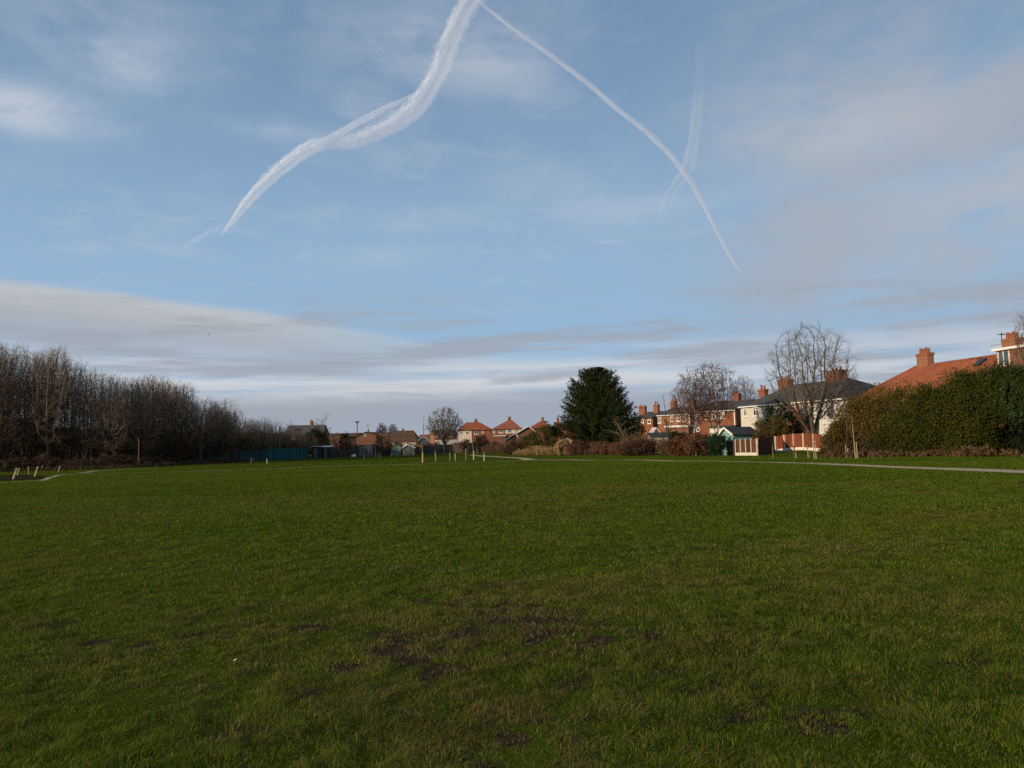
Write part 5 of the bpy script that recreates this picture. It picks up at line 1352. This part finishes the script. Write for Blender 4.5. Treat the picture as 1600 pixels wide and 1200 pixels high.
hedge('overgrown_hedge', 'big green overgrown hedge in front of the orange tiled roof', [(1400, 606, 59.5, 1.5), (1424, 599, 58, 1.4), (1442, 609, 57.5, 1.3), (1464, 594, 57, 1.7), (1490, 592, 56.4, 1.4), (1512, 580, 55, 1.7), (1532, 588, 55, 1.3)], 110000, .125, LEAF_GREEN, 92)
hedge('overgrown_shrub', 'dark ivy-hung evergreen ending the hedge at the right edge', [(1550, 574, 54, 1.7), (1580, 577, 53, 1.7), (1612, 585, 52, 1.8), (1650, 580, 51, 1.9), (1700, 580, 50, 2)], 90000, .125, m_leaf('deep_green_leaf', (.016, .032, .007), (.075, .085, .017)), 93, hang=True)
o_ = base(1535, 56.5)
bush('shrub', 'near-black foliage added as shade in the hollow under the right end of the hedge', o_, [(base(u, D)[0] - o_[0], base(u, D)[1] - o_[1], 1.7, 1.7, 1.1, 2.0) for u, D in ((1528, 56.6), (1562, 55.4), (1600, 54.4), (1640, 53.4), (1685, 52.6))], 30000, .14, m_leaf('hollow_shade_leaf', (.006, .012, .005), (.020, .030, .011), .08), 97, twigs=-1)  # added foliage; its near-black leaf colour carries the shade of the hollow
bush('ivy', 'glossy ivy patch climbing the hedge top near the right edge', base(1586, 51.2), [(0, 0, 3.9, .8, .45, 1.2), (.3, 0, 2.9, .5, .4, .8)], 2600, .12, m_leaf('bright_ivy', (.022, .045, .016), (.06, .10, .036), .12), 94, cat='climber', twigs=-1)
thicket('brambles', 'dry bramble and tan grass strip at the foot of the hedge', [(1292, 63, 700), (1330, 61, 701), (1370, 59, 702), (1410, 57.5, 703), (1450, 56, 702), (1490, 54.5, 697), (1530, 53, 694), (1565, 51.5, 695)], 17000, .15, m_leaf('dry_bramble', (.06, .035, .018), (.24, .145, .07)), TWIG, 95, .25, rx=.9, ry=.6)
# brown arching twigs in front of the dormer
e = tree_at('bare_tree', 'leafless brown shrub arching in front of the brick dormer at the right edge', 1604, 556, 44, 56, 'small', 33, BARK, TWIG, tw=1.0)
# ---- far fringe on the horizon
thicket('distant_trees', 'far grey-brown fringe of trees on the horizon', [(430, 330, 684), (520, 330, 676), (560, 320, 675), (640, 330, 679), (760, 330, 671), (860, 320, 668), (1000, 300, 660), (1100, 280, 655)], 14000, .8, m_leaf('distant_twigs', (.05, .042, .034), (.10, .085, .065)), TWIG_GREY, 96, .3, rx=6, ry=4)

# ================================================================== staked young trees
STAKE = m_bark('pale_stake_wood', (.33, .26, .145), (.50, .42, .26), 3); STAKE_D = m_bark('weathered_stake_wood', (.15, .11, .07), (.27, .20, .13), 3)
GUARD = m_plain('pale_tree_guard', (.52, .50, .30), .12, 3, .6)
def young_tree(label, u, vb, vt, stakes, seed, lean=0.0, guard=None, group=None, pale=False, r=None):
    """foot at pixel (u, vb), tip at row vt; stakes: (du, vtop, dark)"""
    g = gnd(u, vb); D = g[1]
    e = empty('young_tree', g, 0, label, 'young tree', group)
    h = P(u, vt, D)[2] - g[2]
    tm, cm = bare_meshes('sapling', seed, h, h * .22, STAKE if pale else BARK, TWIG_GREY, 1.4)
    for nm, me in (('trunk', tm), ('crown', cm)):
        o = link_mesh(nm, me, e); o.rotation_euler = (0, lean, 0)
    zmax = 0
    for (du, vs, dark) in stakes:
        hs = P(u, vs, D)[2] - g[2]; x = px(du, D); zmax = max(zmax, hs)
        q = MB().bar((x, -.05, -.25), (x + math.tan(lean) * hs * .5, -.05, hs), .042 if D < 90 else .06)
        q.build('stake', STAKE_D if dark else STAKE, e)
    if stakes:
        x = px(stakes[0][0], D); zt = max(.3, zmax * .82)
        MB().bar((min(0, x) - .07, -.03, zt), (max(0, x) + .07, -.03, zt), .05).build('tie', DARKM, e)
    if guard:
        hg = P(u, guard, D)[2] - g[2]
        MB().cyl(0, 0, -.05, hg, .06, .055, 10).build('tree_guard', GUARD, e)
    return e
LG = R(-2.5)
young_tree('slim sapling with dark stake standing at the near end of the brown fence', 1185.5, 716, 655, [(-.6, 694, 1)], 101, LG)
young_tree('slim sapling with one stake in front of the plain dark fence length', 1207.5, 717, 640, [(0.6, 696, 1)], 102, LG)
young_tree('sapling with two short stakes in front of the middle of the red-brown fence', 1242, 716, 665, [(-1.2, 695, 1), (1.6, 706, 0)], 103, LG)
young_tree('sapling with two stakes before the right half of the red-brown fence', 1263.5, 715.5, 652, [(-1, 695.5, 0), (1.4, 704, 1)], 104, LG)
young_tree('sapling between two tall pale stakes at the right end of the red-brown fence', 1273.5, 717.5, 674, [(-1.6, 698, 0), (1.4, 688, 0)], 105, LG)
young_tree('tall thin sapling with two stakes in front of the olive end of the hedge', 1323.5, 715, 625, [(-1.5, 695, 0), (1.4, 700, 0)], 106, R(-2))
young_tree('pale-stemmed leaning sapling with two pale stakes before the hedge', 1338.5, 716, 645, [(-2.2, 694, 0), (1.0, 690, 0)], 107, R(-4), None, None, True)
CG = 'staked saplings on the far lawn'
young_tree('tallest pale staked sapling of the far lawn, leftmost of the nearer row', 660.3, 723, 686, [(.5, 706.5, 0)], 111, 0, 708, CG, True)
young_tree('pale staked sapling right of the tallest one on the far lawn', 681, 721.2, 696, [(-.5, 705, 0)], 112, LG, 709, CG)
young_tree('thin sapling with pale stake in front of the trunk of the round-headed tree', 702.5, 719.7, 694, [(.4, 707, 0)], 113, 0, None, CG)
young_tree('short sapling with a dark-topped pale stake beside the thin sapling', 711.4, 721.5, 696, [(.3, 708, 0)], 114, 0, 709.5, CG)
young_tree('sapling with a plain pale stake before the cream half-rendered house', 727.8, 719.8, 690, [(0, 701, 0)], 115, 0, None, CG)
young_tree('tall pale sapling with guard before the brick half of the orange-roofed pair', 740, 718.3, 684, [(.5, 704, 0)], 116, 0, 706, CG, True)
young_tree('short pale staked sapling beside the bend of the path', 756.6, 720.3, 700, [(.3, 707, 0)], 117, 0, 709, CG)
young_tree('small sapling behind the nearer row, by the grey allotment fence', 720.5, 709.5, 690, [(0, 701, 0)], 118, 0, None, CG)
young_tree('small sapling far back left of the path end', 730.2, 709, 692, [(0, 700, 1)], 119, 0, None, CG)
young_tree('small sapling far back beside the path end', 745.4, 708.6, 694, [(0, 702, 0)], 120, 0, None, CG)
young_tree('left one of three pale stakes with saplings in front of the low brown bush', 586.6, 715.8, 694, [(.3, 696.5, 0)], 121, 0, 705, CG, True)
young_tree('middle one of three pale stakes with saplings in front of the low brown bush', 591, 715.8, 692, [(-.3, 708, 0)], 122, 0, 707.5, CG)
young_tree('right one of three pale stakes with saplings in front of the low brown bush', 594.2, 715.4, 690, [(.3, 706, 0)], 123, 0, 706.5, CG)
young_tree('short pale stake and sapling in front of the small sage green shed', 611.4, 714.2, 700, [(0, 707, 0)], 124, 0, 708, CG)
young_tree('short pale stake and sapling left of the white-edged shed', 620.5, 713.8, 698, [(0, 706, 0)], 125, 0, 706, CG)
def stake(label, u, vb, ut, vt, m=STAKE, w=.09, D=None, group='loose wooden stakes in the grass'):
    g = gnd(u, vb); D = g[1]; t = P(ut, vt, D)
    e = empty('tree_stake', g, 0, label, 'stake', group)
    d = t - g; q = MB(); dv = Vector(d); q.bar(-dv * .12, dv, w)
    # a pointed, chamfered head
    q.bar(dv * 1.0, dv * 1.025, w * .65); o = q.build('shaft', m, e)
    p0 = dv * .82; tq = MB(); n_ = Vector((0, -1, 0)); tq.bar(p0 + n_ * (w * .5 + .012) - Vector((w * .7, 0, 0)), p0 + n_ * (w * .5 + .012) + Vector((w * .7, 0, 0)), .02, .05); tq.build('tie', DARKM, e)
    return e
stake('largest leaning pale stake at the left edge by the bare earth', 20.3, 749.4, 26.2, 732.3, w=.085)
stake('smaller leaning stake just behind the largest leaning stake', 26.6, 743, 30.4, 731.5, w=.07)
stake('thin upright stake between the two groups of leaning stakes', 44.9, 741.3, 44.2, 729.3, w=.05)
stake('leaning pale stake at the right end of the bare earth', 54, 745.3, 59, 729.6, w=.08)
stake('small leaning stake close to the scrub right of the bare earth', 64.5, 735.3, 67, 727.2, w=.06)
stake('lone leaning pale stake where the path bends', 91, 737, 94.2, 727.8, w=.065)
stake('stub of a grey post in the lawn before the large grey-green shed', 569.4, 717.5, 569.2, 709.5, STAKE_D, .16)
stake('pale stub post in the lawn before the bright teal fence', 417.4, 724, 417, 717, STAKE, .14)
stake('left stub of a close pair of posts before the dark teal fence', 392, 723.5, 392, 715.7, STAKE, .13)
stake('thick right stub of a close pair of posts before the dark teal fence', 396, 722, 396.2, 716, STAKE_D, .2)
stake('grey stub post before the dark teal fence', 363.4, 722.5, 363.3, 716.5, STAKE_D, .13)
stake('slim pale post beside the large grey-green shed door', 579.8, 710.5, 579.7, 701, STAKE, .1)

# ================================================================== contrails and a bird
def contrail_mat(name, dens, sc):
    def fn(t):
        uv = t.new('ShaderNodeAttribute'); uv.attribute_name = 'along'; ar = t.new('ShaderNodeAttribute'); ar.attribute_name = 'fade'
        s = t.new('ShaderNodeSeparateXYZ'); t.link(uv.outputs['Vector'], s.inputs[0])
        v = t.comb(t.math('ADD', t.math('MULTIPLY', s.outputs[0], sc * 1.4), t.math('MULTIPLY', s.outputs[1], .8)), t.math('MULTIPLY', s.outputs[1], .7), s.outputs[2])
        n = t.noise(v, 1.0, 4, .55, .3); n2 = t.noise(v, .32, 3, .5)
        f = t.math('MULTIPLY', t.math('ADD', .30, t.math('MULTIPLY', t.smooth(n, .30, .75), .9)), t.math('ADD', .5, t.math('MULTIPLY', t.smooth(n2, .35, .65), .65)))
        f = t.math('MULTIPLY', t.math('MULTIPLY', f, ar.outputs['Fac']), dens, clamp=True)
        d = t.new('ShaderNodeBsdfDiffuse'); d.inputs[0].default_value = (.95, .97, 1.0, 1)
        tr = t.new('ShaderNodeBsdfTranslucent'); tr.inputs[0].default_value = (.95, .97, 1.0, 1)
        m1 = t.new('ShaderNodeMixShader'); m1.inputs[0].default_value = .5; t.link(d.outputs[0], m1.inputs[1]); t.link(tr.outputs[0], m1.inputs[2])
        tp = t.new('ShaderNodeBsdfTransparent'); m2 = t.new('ShaderNodeMixShader'); t.put(m2.inputs[0], f)
        t.link(tp.outputs[0], m2.inputs[1]); t.link(m1.outputs[0], m2.inputs[2]); return m2.outputs[0]
    return mat(name, fn)
ALT = 7000.0
def contrail(label, pts, dens, sc, seed, shells=12, squash=.6):
    """pts: (u, v, width in photo px, strength); puffed tube of several nested shells lying at ALT"""
    rs = np.random.RandomState(seed)
    A = np.array([[*PZ(u, v, ALT), px(w, PZ(u, v, ALT)[1]) * .5, f] for u, v, w, f in pts])
    D = dense(A, 50.0)
    for _ in range(6): D[1:-1] = (D[:-2] + 2 * D[1:-1] + D[2:]) / 4
    c, r, f = D[:, :3], D[:, 3], D[:, 4]; n = len(c)
    d = np.gradient(c, axis=0); seglen = np.r_[0, np.cumsum(np.linalg.norm(np.diff(c, axis=0), axis=1))]; d /= np.linalg.norm(d, axis=1)[:, None]
    view = c - EYEP; view /= np.linalg.norm(view, axis=1)[:, None]
    a = np.cross(d, [0, 0, 1.0]); a /= np.linalg.norm(a, axis=1)[:, None]; b = np.cross(a, d)
    k = 18; an = np.arange(k) * 2 * np.pi / k; V = []; F = []; AL = []; FD = []; off = 0
    for sidx in range(shells):
        q = ((sidx + 1) / shells) ** .8
        jit = 1 + .35 * (vnoise(seglen[:, None] / 260 + 7 * sidx, an[None] * 1.9 + seed + 5 * sidx) - .5) + .4 * (vnoise(seglen[:, None] / 110 + 31 * sidx, an[None] * 2.6 + seed) - .5)
        jit = jit + .5 * q * (vnoise(seglen[:, None] / 55 + 13 * sidx, an[None] * 3.3 + 2 * seed) - .5)
        rr = (r * q)[:, None] * jit
        cs = c + (a * (vnoise(seglen / 700 + 3 * sidx, seed + 9.0 * sidx) - .5)[:, None] + b * (vnoise(seglen / 600 + 5 * sidx, 2 * seed + 4.0 * sidx) - .5)[:, None] * .6) * (r * .8 * (1.15 - q))[:, None]
        ring = cs[:, None] + a[:, None] * (np.cos(an)[None, :, None] * rr[:, :, None]) + b[:, None] * (np.sin(an)[None, :, None] * rr[:, :, None]) * squash
        V.append(ring.reshape(-1, 3))
        al = np.zeros((n, k, 3)); al[..., 0] = (seglen / 400)[:, None]; al[..., 1] = np.cos(an)[None] * 1.5; al[..., 2] = np.sin(an)[None] * .8 + 3.1 * sidx
        AL.append(al.reshape(-1, 3)); FD.append(np.repeat(f, k))
        idx = off + np.arange(n * k).reshape(n, k)
        F.append(np.stack([idx[:-1], np.roll(idx[:-1], -1, 1), np.roll(idx[1:], -1, 1), idx[1:]], -1).reshape(-1, 4)); off += n * k
    F = np.concatenate(F)
    me = np_mesh('contrail', np.concatenate(V), F.ravel(), np.full(len(F), 4), contrail_mat('contrail_vapour_%d' % seed, dens, sc), True)
    at = me.attributes.new('along', 'FLOAT_VECTOR', 'POINT'); at.data.foreach_set('vector', np.concatenate(AL).astype(np.float32).ravel())
    at = me.attributes.new('fade', 'FLOAT', 'POINT'); at.data.foreach_set('value', np.concatenate(FD).astype(np.float32))
    return tag(link_mesh('contrail', me), label, 'contrail')
contrail('broad ragged white contrail curving down the left half of the sky', [(752, -25, 35.2, .8), (722, 22, 35.2, .9), (702, 68, 33.4, .9), (688, 108, 31.7, .9), (672, 138, 31.7, .95), (650, 170, 35.2, 1), (618, 194, 35.2, .9), (575, 214, 33.4, .75), (535, 226, 31.7, .7), (500, 224, 29.9, .95), (470, 240, 28.2, 1), (436, 266, 24.6, 1), (410, 290, 21.1, 1), (388, 314, 16.7, 1), (366, 343, 10.6, .95), (351, 362, 5.3, .8), (345, 369, 2.6, .1)], .088, 1.6, 1)
contrail('thin upper strand splitting off the broad contrail', [(664, 140, 8, .1), (640, 152, 10, .7), (600, 170, 12, .9), (560, 191, 14, .9), (528, 210, 16, .9), (500, 224, 16, .3)], .062, 1.6, 2)
contrail('narrow bright contrail slanting across the right half of the sky', [(742, -6, 5.3, .6), (760, 12, 7.3, .8), (800, 44, 8.7, .9), (860, 86, 9.5, .95), (920, 131, 9.5, 1), (962, 168, 10.1, 1), (1012, 207, 10.9, 1), (1046, 240, 10.9, 1), (1066, 264, 10.1, 1), (1082, 288, 8.8, 1), (1102, 324, 7.0, 1), (1122, 365, 5.9, 1), (1138, 396, 5.1, .9), (1152, 419, 3.7, .8), (1160, 431, 2.2, .3)], .30, 1.2, 3, 5)
contrail('faint upright smear of vapour crossing the narrow contrail', [(1094, 70, 14, .10), (1093, 130, 16, .2), (1088, 180, 17, .45), (1083, 225, 18, .7), (1076, 262, 22, .6), (1062, 282, 22, .35), (1046, 305, 20, .3), (1036, 335, 18, .25), (1031, 352, 14, .05)], .046, 1.8, 4)
contrail('faint short wisp below the lower end of the broad contrail', [(345, 356, 10, .1), (328, 362, 10, .5), (308, 374, 9, .7), (290, 386, 8, .6), (283, 392, 5, .1)], .04, 1.6, 5)
contrail('tiny faint streak under the narrow contrail', [(1160, 432, 3, .1), (1178, 462, 3, .35), (1196, 487, 3, .4), (1200, 493, 2, .1)], .1, 1.2, 6, 3)
contrail('gauzy veil of vapour between the two strands of the broad contrail', [(660, 152, 14, .1), (636, 170, 30, .7), (600, 188, 38, .9), (564, 205, 36, .9), (530, 218, 26, .8), (514, 221, 14, .1)], .05, 2.4, 7, 5)
# bird
p = P(326.5, 523, 95)
def bird_mesh():
    v, l, s = tubes([(0, np.array([[-.20, 0, 0], [-.12, 0, .01], [0, 0, .02], [.12, 0, .02], [.19, 0, .03], [.25, 0, .02]]), np.array([.008, .035, .06, .05, .035, .004])),
                     (1, np.array([[.03, 0, .04], [.06, .18, .13], [.0, .38, .10], [-.09, .52, .04]]), np.array([.035, .035, .025, .006])), (1, np.array([[.03, 0, .04], [.06, -.18, .13], [.0, -.38, .10], [-.09, -.52, .04]]), np.array([.035, .035, .025, .006]))], [8, 6])
    me = np_mesh('bird', v, l, s, m_plain('dark_feathers', (.02, .02, .022), .2, 8), True); return me
o = link_mesh('bird', bird_mesh(), None, p, .5); o.scale = (.55, .55, .55); tag(o, 'small dark bird flying against the pale cloud above the wood', 'bird')
